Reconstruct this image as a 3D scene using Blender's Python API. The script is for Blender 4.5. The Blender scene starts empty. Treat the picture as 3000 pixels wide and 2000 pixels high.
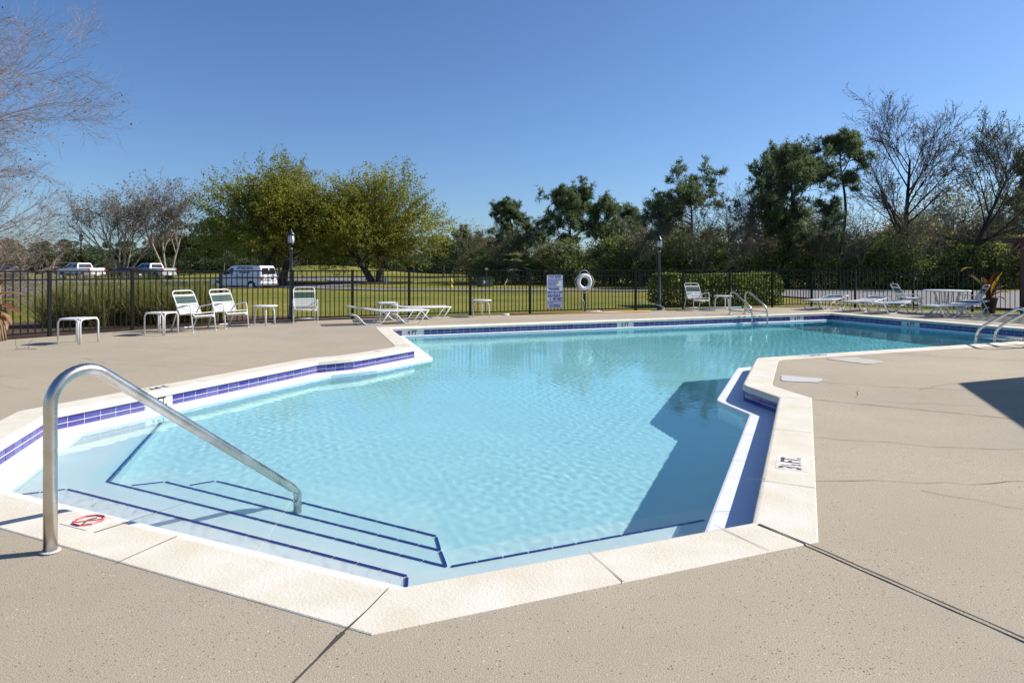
import bpy, bmesh, math, random
import numpy as np
from mathutils import Vector, Matrix
from mathutils.geometry import tessellate_polygon

sc = bpy.context.scene
COL = sc.collection
R = math.radians

# ------------------------------------------------------------------ camera, sky, sun, exposure
cam = bpy.data.cameras.new('camera')
cam.sensor_width = 36.0
cam.lens = 22.2
cam.shift_y = -213.0 / 3000.0
cam.clip_start = 0.05
cam.clip_end = 2000
cam_o = bpy.data.objects.new('camera', cam)
COL.objects.link(cam_o)
cam_o.location = (0, 0, 1.30)
cam_o.rotation_euler = (R(90), 0, 0)
sc.camera = cam_o

SUN_AZ, SUN_EL = 15.0, 37.0          # azimuth counted from +X towards +Y
world = bpy.data.worlds.new('World')
sc.world = world
world.use_nodes = True
wn = world.node_tree
sky = wn.nodes.new('ShaderNodeTexSky')
sky.sky_type = 'NISHITA'
sky.sun_disc = False
sky.sun_elevation = R(SUN_EL)
sky.sun_rotation = R(90 - SUN_AZ)
sky.altitude = 0
sky.air_density = 1.0
sky.dust_density = 0.55
sky.ozone_density = 2.5
tint = wn.nodes.new('ShaderNodeMix')          # clear, deep blue spring sky
tint.data_type = 'RGBA'
tint.blend_type = 'MULTIPLY'
tint.inputs['Factor'].default_value = 1.0
tint.inputs['B'].default_value = (0.53, 0.67, 0.87, 1)
wn.links.new(sky.outputs[0], tint.inputs['A'])
wn.links.new(tint.outputs['Result'], wn.nodes['Background'].inputs[0])
wn.nodes['Background'].inputs[1].default_value = 0.105

sun = bpy.data.lights.new('sun', 'SUN')
sun.energy = 4.7
sun.angle = R(0.5)
sun.color = (1.0, 0.95, 0.87)
sun.cycles.is_caustics_light = True
sun_o = bpy.data.objects.new('sun', sun)
COL.objects.link(sun_o)
sd = Vector((math.cos(R(SUN_AZ)) * math.cos(R(SUN_EL)), math.sin(R(SUN_AZ)) * math.cos(R(SUN_EL)), math.sin(R(SUN_EL))))
sun_o.rotation_euler = sd.to_track_quat('Z', 'Y').to_euler()

sc.view_settings.view_transform = 'Standard'
sc.view_settings.look = 'None'
sc.view_settings.exposure = 0.55
sc.view_settings.gamma = 1.0
sc.cycles.caustics_refractive = True
sc.cycles.caustics_reflective = True
sc.cycles.blur_glossy = 0.5
sc.cycles.max_bounces = 10
sc.cycles.transparent_max_bounces = 12
sc.cycles.sample_clamp_indirect = 6.0

# ------------------------------------------------------------------ helpers
MATS = {}


def nodes_of(m):
    nt = m.node_tree
    return nt, nt.nodes, nt.links, nt.nodes['Principled BSDF']


def pm(name, col, rough=0.6, metal=0.0, var=0.0, scale=8.0, col2=None, bump=0.0, bscale=60.0, spec=0.5, detail=4.0, lo=0.35, hi=0.65):
    """procedural material: base colour mixed by noise with a second colour, fine noise bump"""
    m = bpy.data.materials.new(name)
    m.use_nodes = True
    nt, N, L, b = nodes_of(m)
    b.inputs['Base Color'].default_value = (*col, 1)
    b.inputs['Roughness'].default_value = rough
    b.inputs['Metallic'].default_value = metal
    b.inputs['Specular IOR Level'].default_value = spec
    tc = N.new('ShaderNodeTexCoord')
    if var > 0 or col2 is not None:
        n = N.new('ShaderNodeTexNoise')
        n.inputs['Scale'].default_value = scale
        n.inputs['Detail'].default_value = detail
        L.new(tc.outputs['Object'], n.inputs['Vector'])
        r = N.new('ShaderNodeValToRGB')
        c2 = col2 if col2 is not None else tuple(c * (1 - var) for c in col)
        r.color_ramp.elements[0].position = lo
        r.color_ramp.elements[1].position = hi
        r.color_ramp.elements[0].color = (*c2, 1)
        r.color_ramp.elements[1].color = (*col, 1)
        L.new(n.outputs['Fac'], r.inputs['Fac'])
        L.new(r.outputs['Color'], b.inputs['Base Color'])
    if bump > 0:
        n2 = N.new('ShaderNodeTexNoise')
        n2.inputs['Scale'].default_value = bscale
        n2.inputs['Detail'].default_value = 3
        L.new(tc.outputs['Object'], n2.inputs['Vector'])
        bp = N.new('ShaderNodeBump')
        bp.inputs['Strength'].default_value = bump
        bp.inputs['Distance'].default_value = 0.01
        L.new(n2.outputs['Fac'], bp.inputs['Height'])
        L.new(bp.outputs['Normal'], b.inputs['Normal'])
    MATS[name] = m
    return m


def leafmat(name, ca, cb, cc=None, trans=0.35, rough=0.55):
    """foliage: per-leaf colour from the face attribute rnd, part of the light goes through"""
    m = bpy.data.materials.new(name)
    m.use_nodes = True
    nt, N, L, b = nodes_of(m)
    at = N.new('ShaderNodeAttribute')
    at.attribute_name = 'rnd'
    r = N.new('ShaderNodeValToRGB')
    r.color_ramp.elements[0].color = (*ca, 1)
    r.color_ramp.elements[1].color = (*cb, 1)
    if cc is not None:
        e = r.color_ramp.elements.new(0.9)
        e.color = (*cb, 1)
        r.color_ramp.elements[2].color = (*cc, 1)
    L.new(at.outputs['Fac'], r.inputs['Fac'])
    L.new(r.outputs['Color'], b.inputs['Base Color'])
    b.inputs['Roughness'].default_value = rough
    b.inputs['Specular IOR Level'].default_value = 0.25
    tr = N.new('ShaderNodeBsdfTranslucent')
    L.new(r.outputs['Color'], tr.inputs['Color'])
    mx = N.new('ShaderNodeMixShader')
    mx.inputs['Fac'].default_value = trans
    L.new(b.outputs[0], mx.inputs[1])
    L.new(tr.outputs[0], mx.inputs[2])
    L.new(mx.outputs[0], N['Material Output'].inputs['Surface'])
    return m


class MB:
    """collects faces and links them as ONE mesh object"""

    def __init__(s):
        s.v = []
        s.f = []

    def add(s, vs, fs):
        o = len(s.v)
        s.v += [tuple(p) for p in vs]
        s.f += [tuple(i + o for i in f) for f in fs]
        return s

    def box(s, c, size, rz=0.0, M=None):
        x, y, z = size[0] / 2, size[1] / 2, size[2] / 2
        vs = [(-x, -y, -z), (x, -y, -z), (x, y, -z), (-x, y, -z), (-x, -y, z), (x, -y, z), (x, y, z), (-x, y, z)]
        if M is None:
            M = Matrix.Translation(c) @ Matrix.Rotation(rz, 4, 'Z')
        vs = [M @ Vector(p) for p in vs]
        return s.add(vs, [(3, 2, 1, 0), (4, 5, 6, 7), (0, 1, 5, 4), (1, 2, 6, 5), (2, 3, 7, 6), (3, 0, 4, 7)])

    def tube(s, pts, r, n=8, cap=True, closed=False):
        pts = [Vector(p) for p in pts]
        k = len(pts)
        rad = r if isinstance(r, (list, tuple)) else [r] * k
        o = len(s.v)
        prev = None
        for i, p in enumerate(pts):
            if closed:
                t = pts[(i + 1) % k] - pts[i - 1]
            else:
                t = pts[min(i + 1, k - 1)] - pts[max(i - 1, 0)]
            t = t.normalized() if t.length > 1e-9 else Vector((0, 0, 1))
            if prev is None:
                a = t.orthogonal().normalized()
            else:
                a = prev - t * prev.dot(t)
                a = a.normalized() if a.length > 1e-6 else t.orthogonal().normalized()
            prev = a
            b = t.cross(a)
            for j in range(n):
                w = 2 * math.pi * j / n
                s.v.append(tuple(p + (a * math.cos(w) + b * math.sin(w)) * rad[i]))
        for i in range(k if closed else k - 1):
            i2 = (i + 1) % k
            for j in range(n):
                j2 = (j + 1) % n
                s.f.append((o + i * n + j, o + i * n + j2, o + i2 * n + j2, o + i2 * n + j))
        if cap and not closed:
            s.f.append(tuple(o + j for j in reversed(range(n))))
            s.f.append(tuple(o + (k - 1) * n + j for j in range(n)))
        return s

    def lathe(s, prof, n=16, c=(0, 0, 0)):
        o = len(s.v)
        for (r, z) in prof:
            for j in range(n):
                w = 2 * math.pi * j / n
                s.v.append((c[0] + r * math.cos(w), c[1] + r * math.sin(w), c[2] + z))
        for i in range(len(prof) - 1):
            for j in range(n):
                j2 = (j + 1) % n
                s.f.append((o + i * n + j, o + i * n + j2, o + (i + 1) * n + j2, o + (i + 1) * n + j))
        s.f.append(tuple(o + j for j in reversed(range(n))))
        s.f.append(tuple(o + (len(prof) - 1) * n + j for j in range(n)))
        return s

    def prism(s, poly, z0, z1, bottom=True, top=True):
        n = len(poly)
        o = len(s.v)
        s.v += [(p[0], p[1], z0) for p in poly] + [(p[0], p[1], z1) for p in poly]
        for i in range(n):
            j = (i + 1) % n
            s.f.append((o + i, o + j, o + n + j, o + n + i))
        tri = tessellate_polygon([[Vector((p[0], p[1], 0)) for p in poly]])
        for t in tri:
            if top:
                s.f.append(tuple(o + n + i for i in t))
            if bottom:
                s.f.append(tuple(o + i for i in reversed(t)))
        return s

    def build(s, name, mat, parent=None, smooth=False, bevel=0.0, fix=True):
        me = bpy.data.meshes.new(name)
        me.from_pydata(s.v, [], s.f)
        if fix or bevel > 0:
            bm = bmesh.new()
            bm.from_mesh(me)
            bmesh.ops.recalc_face_normals(bm, faces=bm.faces)
            if bevel > 0:
                bmesh.ops.bevel(bm, geom=[e for e in bm.edges if len(e.link_faces) == 2 and e.calc_face_angle(0) > 0.5], offset=bevel, segments=2, affect='EDGES', clamp_overlap=True)
            bm.to_mesh(me)
            bm.free()
        if smooth:
            me.polygons.foreach_set('use_smooth', [True] * len(me.polygons))
        me.materials.append(mat)
        return obj(name, me, parent)


def obj(name, me, parent=None):
    o = bpy.data.objects.new(name, me)
    COL.objects.link(o)
    if parent is not None:
        o.parent = parent
    return o


def npmesh(name, V, F, mat, rnd=None, smooth=False):
    """fast mesh from numpy arrays, F is (n,3) or (n,4)"""
    me = bpy.data.meshes.new(name)
    V = np.asarray(V, dtype=np.float32)
    F = np.asarray(F, dtype=np.int32)
    n, k = F.shape
    me.vertices.add(len(V))
    me.vertices.foreach_set('co', V.ravel())
    me.loops.add(n * k)
    me.loops.foreach_set('vertex_index', F.ravel())
    me.polygons.add(n)
    me.polygons.foreach_set('loop_start', np.arange(0, n * k, k, dtype=np.int32))
    if rnd is not None:
        a = me.attributes.new('rnd', 'FLOAT', 'FACE')
        a.data.foreach_set('value', np.asarray(rnd, dtype=np.float32))
    me.update(calc_edges=True)
    if smooth:
        me.polygons.foreach_set('use_smooth', np.ones(n, dtype=bool))
    me.materials.append(mat)
    return me


def tag(o, label=None, cat=None, group=None, kind=None):
    if label:
        o['label'] = label
    if cat:
        o['category'] = cat
    if group:
        o['group'] = group
    if kind:
        o['kind'] = kind
    return o


def thing(name, label, cat, loc=(0, 0, 0), rz=0.0, group=None):
    o = bpy.data.objects.new(name, None)
    COL.objects.link(o)
    o.empty_display_size = 0.2
    o.location = loc
    o.rotation_euler = (0, 0, rz)
    return tag(o, label, cat, group)


def dup(root, loc, rz, label=None, group=None, scale=None):
    r = root.copy()
    COL.objects.link(r)
    r.location = loc
    r.rotation_euler = (0, 0, rz)
    if scale is not None:
        r.scale = scale if isinstance(scale, tuple) else (scale,) * 3
    if label:
        r['label'] = label
    if group:
        r['group'] = group
    for ch in list(root.children):
        c = ch.copy()
        COL.objects.link(c)
        c.parent = r
        for g in list(ch.children):
            d = g.copy()
            COL.objects.link(d)
            d.parent = c
    return r


def text(name, s, size, mat, parent, M, sx=1.0, bold=0.0, depth=0.001, align='CENTER'):
    cu = bpy.data.curves.new('lettering', 'FONT')
    cu.body = s
    cu.size = size
    cu.align_x = align
    cu.align_y = 'CENTER'
    cu.offset = bold
    cu.extrude = depth
    cu.resolution_u = 3
    to = bpy.data.objects.new('lettering', cu)
    COL.objects.link(to)
    dg = bpy.context.evaluated_depsgraph_get()
    me = bpy.data.meshes.new_from_object(to.evaluated_get(dg))
    bpy.data.objects.remove(to)
    bpy.data.curves.remove(cu)
    me.transform(M @ Matrix.Diagonal((sx, 1, 1, 1)))
    me.materials.clear()
    me.materials.append(mat)
    return obj(name, me, parent)


def frame(p, ex, ey, ez):
    """matrix with given axes at p"""
    return Matrix(((ex[0], ey[0], ez[0], p[0]), (ex[1], ey[1], ez[1], p[1]), (ex[2], ey[2], ez[2], p[2]), (0, 0, 0, 1)))


def arc(c, r, a0, a1, n):
    return [(c[0] + r * math.cos(a0 + (a1 - a0) * i / n), c[1] + r * math.sin(a0 + (a1 - a0) * i / n)) for i in range(n + 1)]


def roundpath(pts, r, n=5):
    """polyline with filleted corners in 3D"""
    P = [Vector(p) for p in pts]
    out = [P[0]]
    for i in range(1, len(P) - 1):
        a, b, c = P[i - 1], P[i], P[i + 1]
        d1, d2 = (a - b), (c - b)
        rr = min(r, d1.length * 0.45, d2.length * 0.45)
        p1 = b + d1.normalized() * rr
        p2 = b + d2.normalized() * rr
        for k in range(n + 1):
            t = k / n
            out.append((1 - t) ** 2 * p1 + 2 * t * (1 - t) * b + t ** 2 * p2)
    out.append(P[-1])
    return out


def offset_poly(P, d):
    """move each edge of closed polygon P by d (list or number) along its left normal"""
    n = len(P)
    d = d if isinstance(d, (list, tuple)) else [d] * n
    L = []
    for i in range(n):
        a, b = Vector(P[i]), Vector(P[(i + 1) % n])
        t = (b - a).normalized()
        nn = Vector((-t.y, t.x))
        L.append((a + nn * d[i], t))
    out = []
    for i in range(n):
        (a, t), (b, u) = L[i - 1], L[i]
        cr = t.x * u.y - t.y * u.x
        if abs(cr) < 1e-4:
            out.append(b.copy())
        else:
            w = b - a
            k = (w.x * u.y - w.y * u.x) / cr
            out.append(a + t * k)
    return [(p.x, p.y) for p in out]


def fillet(P, rad, n=5):
    out = []
    m = len(P)
    for i in range(m):
        r = rad[i]
        b = Vector(P[i])
        if r <= 0:
            out.append((b.x, b.y))
            continue
        d1, d2 = Vector(P[i - 1]) - b, Vector(P[(i + 1) % m]) - b
        p1, p2 = b + d1.normalized() * r, b + d2.normalized() * r
        for k in range(n + 1):
            t = k / n
            q = (1 - t) ** 2 * p1 + 2 * t * (1 - t) * b + t ** 2 * p2
            out.append((q.x, q.y))
    return out


def inside(P, x, y):
    """vectorised point in polygon"""
    x = np.asarray(x)
    y = np.asarray(y)
    c = np.zeros(x.shape, dtype=bool)
    n = len(P)
    for i in range(n):
        x1, y1 = P[i]
        x2, y2 = P[(i + 1) % n]
        if y1 == y2:
            continue
        cond = ((y1 > y) != (y2 > y)) & (x < (x2 - x1) * (y - y1) / (y2 - y1) + x1)
        c ^= cond
    return c


# ------------------------------------------------------------------ materials
def deck_mat():
    m = bpy.data.materials.new('aggregate_concrete')
    m.use_nodes = True
    nt, N, L, b = nodes_of(m)
    tc = N.new('ShaderNodeTexCoord')
    big = N.new('ShaderNodeTexNoise'); big.inputs['Scale'].default_value = 0.55; big.inputs['Detail'].default_value = 6; big.inputs['Roughness'].default_value = 0.62
    L.new(tc.outputs['Object'], big.inputs['Vector'])
    r1 = N.new('ShaderNodeValToRGB')
    r1.color_ramp.elements[0].position = 0.3; r1.color_ramp.elements[0].color = (0.375, 0.317, 0.235, 1)
    r1.color_ramp.elements[1].position = 0.7; r1.color_ramp.elements[1].color = (0.45, 0.38, 0.28, 1)
    L.new(big.outputs['Fac'], r1.inputs['Fac'])
    # sand grains and small pebbles
    g = N.new('ShaderNodeTexNoise'); g.inputs['Scale'].default_value = 170; g.inputs['Detail'].default_value = 2
    L.new(tc.outputs['Object'], g.inputs['Vector'])
    rg = N.new('ShaderNodeValToRGB')
    rg.color_ramp.elements[0].position = 0.33; rg.color_ramp.elements[0].color = (0.74, 0.74, 0.74, 1)
    rg.color_ramp.elements[1].position = 0.67; rg.color_ramp.elements[1].color = (1.16, 1.15, 1.12, 1)
    L.new(g.outputs['Fac'], rg.inputs['Fac'])
    mu = N.new('ShaderNodeMix'); mu.data_type = 'RGBA'; mu.blend_type = 'MULTIPLY'; mu.inputs['Factor'].default_value = 1
    L.new(r1.outputs['Color'], mu.inputs['A']); L.new(rg.outputs['Color'], mu.inputs['B'])
    vo = N.new('ShaderNodeTexVoronoi'); vo.inputs['Scale'].default_value = 75
    L.new(tc.outputs['Object'], vo.inputs['Vector'])
    lt = N.new('ShaderNodeMath'); lt.operation = 'LESS_THAN'; lt.inputs[1].default_value = 0.28
    L.new(vo.outputs['Distance'], lt.inputs[0])
    sep = N.new('ShaderNodeSeparateColor'); L.new(vo.outputs['Color'], sep.inputs[0])
    patch = N.new('ShaderNodeTexNoise'); patch.inputs['Scale'].default_value = 1.1; patch.inputs['Detail'].default_value = 2
    L.new(tc.outputs['Object'], patch.inputs['Vector'])
    pr = N.new('ShaderNodeMapRange'); pr.inputs['From Min'].default_value = 0.38; pr.inputs['From Max'].default_value = 0.66; pr.inputs['To Min'].default_value = 0.08; pr.inputs['To Max'].default_value = 0.6
    L.new(patch.outputs['Fac'], pr.inputs['Value'])
    gt = N.new('ShaderNodeMath'); gt.operation = 'LESS_THAN'; L.new(sep.outputs[0], gt.inputs[0]); L.new(pr.outputs[0], gt.inputs[1])
    mm = N.new('ShaderNodeMath'); mm.operation = 'MULTIPLY'; L.new(lt.outputs[0], mm.inputs[0]); L.new(gt.outputs[0], mm.inputs[1])
    pc = N.new('ShaderNodeValToRGB')
    pc.color_ramp.elements[0].color = (0.12, 0.085, 0.06, 1)
    e = pc.color_ramp.elements.new(0.35); e.color = (0.26, 0.15, 0.08, 1)
    e = pc.color_ramp.elements.new(0.6); e.color = (0.3, 0.25, 0.2, 1)
    pc.color_ramp.elements[-1].color = (0.62, 0.55, 0.43, 1)
    L.new(sep.outputs[1], pc.inputs['Fac'])
    mx = N.new('ShaderNodeMix'); mx.data_type = 'RGBA'
    L.new(mm.outputs[0], mx.inputs['Factor']); L.new(mu.outputs['Result'], mx.inputs['A']); L.new(pc.outputs['Color'], mx.inputs['B'])
    # faint grey weather stains
    st = N.new('ShaderNodeTexNoise'); st.inputs['Scale'].default_value = 0.25; st.inputs['Detail'].default_value = 8; st.inputs['Roughness'].default_value = 0.7
    mp = N.new('ShaderNodeMapping'); mp.inputs['Location'].default_value = (3.1, 1.7, 0); L.new(tc.outputs['Object'], mp.inputs['Vector']); L.new(mp.outputs[0], st.inputs['Vector'])
    sr = N.new('ShaderNodeMapRange'); sr.inputs['From Min'].default_value = 0.46; sr.inputs['From Max'].default_value = 0.68; sr.inputs['To Max'].default_value = 0.6
    L.new(st.outputs['Fac'], sr.inputs['Value'])
    m2 = N.new('ShaderNodeMix'); m2.data_type = 'RGBA'; m2.inputs['B'].default_value = (0.29, 0.265, 0.225, 1)
    L.new(sr.outputs[0], m2.inputs['Factor']); L.new(mx.outputs['Result'], m2.inputs['A'])
    L.new(m2.outputs['Result'], b.inputs['Base Color'])
    b.inputs['Roughness'].default_value = 0.85
    b.inputs['Specular IOR Level'].default_value = 0.25
    bp = N.new('ShaderNodeBump'); bp.inputs['Strength'].default_value = 0.55; bp.inputs['Distance'].default_value = 0.004
    L.new(g.outputs['Fac'], bp.inputs['Height']); L.new(bp.outputs['Normal'], b.inputs['Normal'])
    return m


def lawn_mat():
    m = bpy.data.materials.new('turf')
    m.use_nodes = True
    nt, N, L, b = nodes_of(m)
    tc = N.new('ShaderNodeTexCoord')
    n = N.new('ShaderNodeTexNoise'); n.inputs['Scale'].default_value = 0.16; n.inputs['Detail'].default_value = 8; n.inputs['Roughness'].default_value = 0.65
    L.new(tc.outputs['Object'], n.inputs['Vector'])
    r = N.new('ShaderNodeValToRGB')
    r.color_ramp.elements[0].position = 0.36; r.color_ramp.elements[0].color = (0.12, 0.155, 0.024, 1)
    r.color_ramp.elements[1].position = 0.62; r.color_ramp.elements[1].color = (0.27, 0.225, 0.06, 1)
    L.new(n.outputs['Fac'], r.inputs['Fac'])
    f = N.new('ShaderNodeTexNoise'); f.inputs['Scale'].default_value = 14; f.inputs['Detail'].default_value = 5
    L.new(tc.outputs['Object'], f.inputs['Vector'])
    rf = N.new('ShaderNodeValToRGB')
    rf.color_ramp.elements[0].position = 0.3; rf.color_ramp.elements[0].color = (0.55, 0.6, 0.5, 1)
    rf.color_ramp.elements[1].position = 0.7; rf.color_ramp.elements[1].color = (1.25, 1.2, 1.1, 1)
    L.new(f.outputs['Fac'], rf.inputs['Fac'])
    mu = N.new('ShaderNodeMix'); mu.data_type = 'RGBA'; mu.blend_type = 'MULTIPLY'; mu.inputs['Factor'].default_value = 1
    L.new(r.outputs['Color'], mu.inputs['A']); L.new(rf.outputs['Color'], mu.inputs['B'])
    L.new(mu.outputs['Result'], b.inputs['Base Color'])
    b.inputs['Roughness'].default_value = 0.9
    b.inputs['Specular IOR Level'].default_value = 0.1
    bp = N.new('ShaderNodeBump'); bp.inputs['Strength'].default_value = 0.8; bp.inputs['Distance'].default_value = 0.05
    L.new(f.outputs['Fac'], bp.inputs['Height']); L.new(bp.outputs['Normal'], b.inputs['Normal'])
    return m


def water_mat():
    m = bpy.data.materials.new('clear_water')
    m.use_nodes = True
    nt, N, L, b = nodes_of(m)
    N.remove(b)
    g = N.new('ShaderNodeBsdfGlass')
    g.inputs['Roughness'].default_value = 0.0
    g.inputs['IOR'].default_value = 1.333
    at = N.new('ShaderNodeAttribute'); at.attribute_name = 'depth'
    # Beer-Lambert colour of the water column under each point, one pass
    cmb = N.new('ShaderNodeCombineColor')
    for i, k in enumerate((-0.62, -0.1, -0.035)):
        mu = N.new('ShaderNodeMath'); mu.operation = 'MULTIPLY'; mu.inputs[1].default_value = k
        ex = N.new('ShaderNodeMath'); ex.operation = 'EXPONENT'
        L.new(at.outputs['Fac'], mu.inputs[0]); L.new(mu.outputs[0], ex.inputs[0]); L.new(ex.outputs[0], cmb.inputs[i])
    L.new(cmb.outputs[0], g.inputs['Color'])
    tc = N.new('ShaderNodeTexCoord')
    n = N.new('ShaderNodeTexNoise'); n.inputs['Scale'].default_value = 9; n.inputs['Detail'].default_value = 3
    n2 = N.new('ShaderNodeTexNoise'); n2.inputs['Scale'].default_value = 2.2; n2.inputs['Detail'].default_value = 2
    L.new(tc.outputs['Object'], n.inputs['Vector']); L.new(tc.outputs['Object'], n2.inputs['Vector'])
    # livelier ripples where the breeze reaches, nearly still by the steps
    wv = N.new('ShaderNodeAttribute'); wv.attribute_name = 'ripple'
    mu = N.new('ShaderNodeMath'); mu.operation = 'MULTIPLY'; L.new(n.outputs['Fac'], mu.inputs[0]); L.new(wv.outputs['Fac'], mu.inputs[1])
    m2 = N.new('ShaderNodeMath'); m2.operation = 'MULTIPLY_ADD'; m2.inputs[1].default_value = 0.9; L.new(n2.outputs['Fac'], m2.inputs[0]); L.new(mu.outputs[0], m2.inputs[2])
    bp = N.new('ShaderNodeBump'); bp.inputs['Strength'].default_value = 1.0; bp.inputs['Distance'].default_value = 0.0016
    L.new(m2.outputs[0], bp.inputs['Height']); L.new(bp.outputs['Normal'], g.inputs['Normal'])
    L.new(g.outputs[0], N['Material Output'].inputs['Surface'])
    return m


def steel_mat():
    m = pm('brushed_steel', (0.62, 0.6, 0.56), 0.26, 1.0)
    nt, N, L, b = nodes_of(m)
    tc = N.new('ShaderNodeTexCoord')
    n = N.new('ShaderNodeTexNoise'); n.inputs['Scale'].default_value = 9; n.inputs['Detail'].default_value = 5
    L.new(tc.outputs['Object'], n.inputs['Vector'])
    r = N.new('ShaderNodeMapRange'); r.inputs['From Min'].default_value = 0.3; r.inputs['From Max'].default_value = 0.7; r.inputs['To Min'].default_value = 0.22; r.inputs['To Max'].default_value = 0.34
    L.new(n.outputs['Fac'], r.inputs['Value']); L.new(r.outputs[0], b.inputs['Roughness'])
    c = N.new('ShaderNodeValToRGB'); c.color_ramp.elements[0].color = (0.5, 0.46, 0.4, 1); c.color_ramp.elements[1].color = (0.64, 0.62, 0.59, 1)
    c.color_ramp.elements[0].position = 0.3; c.color_ramp.elements[1].position = 0.6
    L.new(n.outputs['Fac'], c.inputs['Fac']); L.new(c.outputs[0], b.inputs['Base Color'])
    return m


def coping_mat():
    m = pm('cream_stucco_paint', (0.64, 0.57, 0.445), 0.8, col2=(0.70, 0.65, 0.555), scale=3.5, bump=0.0, spec=0.3)
    nt, N, L, b = nodes_of(m)
    tc = N.new('ShaderNodeTexCoord')
    v = N.new('ShaderNodeTexNoise'); v.inputs['Scale'].default_value = 85; v.inputs['Detail'].default_value = 3
    L.new(tc.outputs['Object'], v.inputs['Vector'])
    bp = N.new('ShaderNodeBump'); bp.inputs['Strength'].default_value = 0.4; bp.inputs['Distance'].default_value = 0.006
    L.new(v.outputs['Fac'], bp.inputs['Height']); L.new(bp.outputs['Normal'], b.inputs['Normal'])
    return m


def tile_mat():
    m = pm('cobalt_glazed_tile', (0.028, 0.02, 0.3), 0.18, spec=0.6)
    nt, N, L, b = nodes_of(m)
    oi = N.new('ShaderNodeObjectInfo')
    tc = N.new('ShaderNodeTexCoord')
    n = N.new('ShaderNodeTexNoise'); n.inputs['Scale'].default_value = 30; n.inputs['Detail'].default_value = 4
    mp = N.new('ShaderNodeMapping'); mp.inputs['Scale'].default_value = (0.4, 1, 1.5); L.new(tc.outputs['Object'], mp.inputs['Vector']); L.new(mp.outputs[0], n.inputs['Vector'])
    ad = N.new('ShaderNodeMath'); ad.operation = 'MULTIPLY_ADD'; ad.inputs[1].default_value = 0.45; L.new(oi.outputs['Random'], ad.inputs[0]); L.new(n.outputs['Fac'], ad.inputs[2])
    r = N.new('ShaderNodeValToRGB')
    r.color_ramp.elements[0].position = 0.45; r.color_ramp.elements[0].color = (0.02, 0.014, 0.2, 1)
    r.color_ramp.elements[1].position = 0.95; r.color_ramp.elements[1].color = (0.085, 0.085, 0.27, 1)
    L.new(ad.outputs[0], r.inputs['Fac']); L.new(r.outputs[0], b.inputs['Base Color'])
    return m


M_deck = deck_mat()
M_lawn = lawn_mat()
M_water = water_mat()
M_steel = steel_mat()
M_cope = coping_mat()
M_tile = tile_mat()
M_plaster = pm('white_pool_plaster', (0.8, 0.785, 0.76), 0.7, col2=(0.75, 0.745, 0.73), scale=3, spec=0.2)
M_ledge = pm('white_pool_paint', (0.74, 0.74, 0.77), 0.55, var=0.06, scale=9, bump=0.15, bscale=40)
M_grout = pm('white_grout', (0.68, 0.67, 0.66), 0.85, var=0.15, scale=40)
M_nosing = pm('navy_nosing_tile', (0.012, 0.025, 0.2), 0.3)
M_white = pm('white_powder_coat', (0.72, 0.72, 0.71), 0.42, var=0.12, scale=14)
M_strap = pm('white_vinyl_strap', (0.7, 0.7, 0.68), 0.5, var=0.14, scale=12)
M_green = pm('dark_green_vinyl_strap', (0.022, 0.08, 0.085), 0.6, var=0.2, scale=15, spec=0.3)
M_fence = pm('black_aluminium', (0.009, 0.0085, 0.0085), 0.5, var=0.2, scale=30, spec=0.25)
M_black = pm('black_rubber', (0.015, 0.015, 0.015), 0.7)
M_crack = pm('dark_joint', (0.06, 0.05, 0.04), 0.95)
M_crackl = pm('faint_crack', (0.15, 0.122, 0.095), 0.95)
M_patch2 = pm('thin_mortar_wash', (0.5, 0.455, 0.39), 0.85, var=0.15, scale=9)
M_patch = pm('pale_concrete_patch', (0.52, 0.505, 0.48), 0.8, var=0.08, scale=12)
M_asph = pm('pale_asphalt', (0.2, 0.192, 0.19), 0.9, var=0.25, scale=4, bump=0.4, bscale=40)
M_mulch = pm('pine_straw_mulch', (0.115, 0.058, 0.03), 0.95, col2=(0.03, 0.018, 0.012), scale=14, bump=1.0, bscale=30)
M_ink = pm('black_lettering', (0.02, 0.02, 0.025), 0.6)
M_inkb = pm('worn_navy_lettering', (0.03, 0.035, 0.075), 0.7, col2=(0.16, 0.16, 0.19), scale=60, lo=0.3, hi=0.5)
M_inkfaint = pm('worn_grey_lettering', (0.33, 0.3, 0.29), 0.8, col2=(0.62, 0.58, 0.5), scale=45)
M_wtile = pm('white_marker_tile', (0.74, 0.73, 0.7), 0.4, var=0.08, scale=25)
M_red = pm('faded_red_paint', (0.48, 0.07, 0.08), 0.7, col2=(0.6, 0.35, 0.3), scale=30, lo=0.25, hi=0.5)
M_bark = pm('grey_brown_bark', (0.11, 0.09, 0.07), 0.95, var=0.5, scale=6, bump=0.8, bscale=20)
M_barkdark = pm('dark_pine_bark', (0.045, 0.032, 0.024), 0.95, var=0.5, scale=7, bump=0.8, bscale=18)
M_barkpale = pm('smooth_pale_bark', (0.3, 0.25, 0.2), 0.8, col2=(0.19, 0.14, 0.105), scale=3)
M_twig = pm('pinkish_grey_twig', (0.21, 0.145, 0.125), 0.85, col2=(0.34, 0.28, 0.245), scale=2.5)
M_twigm = pm('grey_brown_twig', (0.2, 0.16, 0.13), 0.9, col2=(0.13, 0.105, 0.085), scale=2)
M_twigd = pm('dark_grey_twig', (0.085, 0.07, 0.06), 0.9, col2=(0.13, 0.11, 0.095), scale=2)
M_pole = pm('blue_grey_painted_pole', (0.13, 0.15, 0.19), 0.4)
M_lampblk = pm('black_lamp_metal', (0.02, 0.02, 0.022), 0.35)
M_timber = pm('red_brown_timber', (0.1, 0.045, 0.03), 0.75, var=0.35, scale=5, bump=0.3, bscale=25)
M_tan = pm('tan_stucco', (0.45, 0.38, 0.3), 0.85, var=0.08, scale=6)
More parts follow.
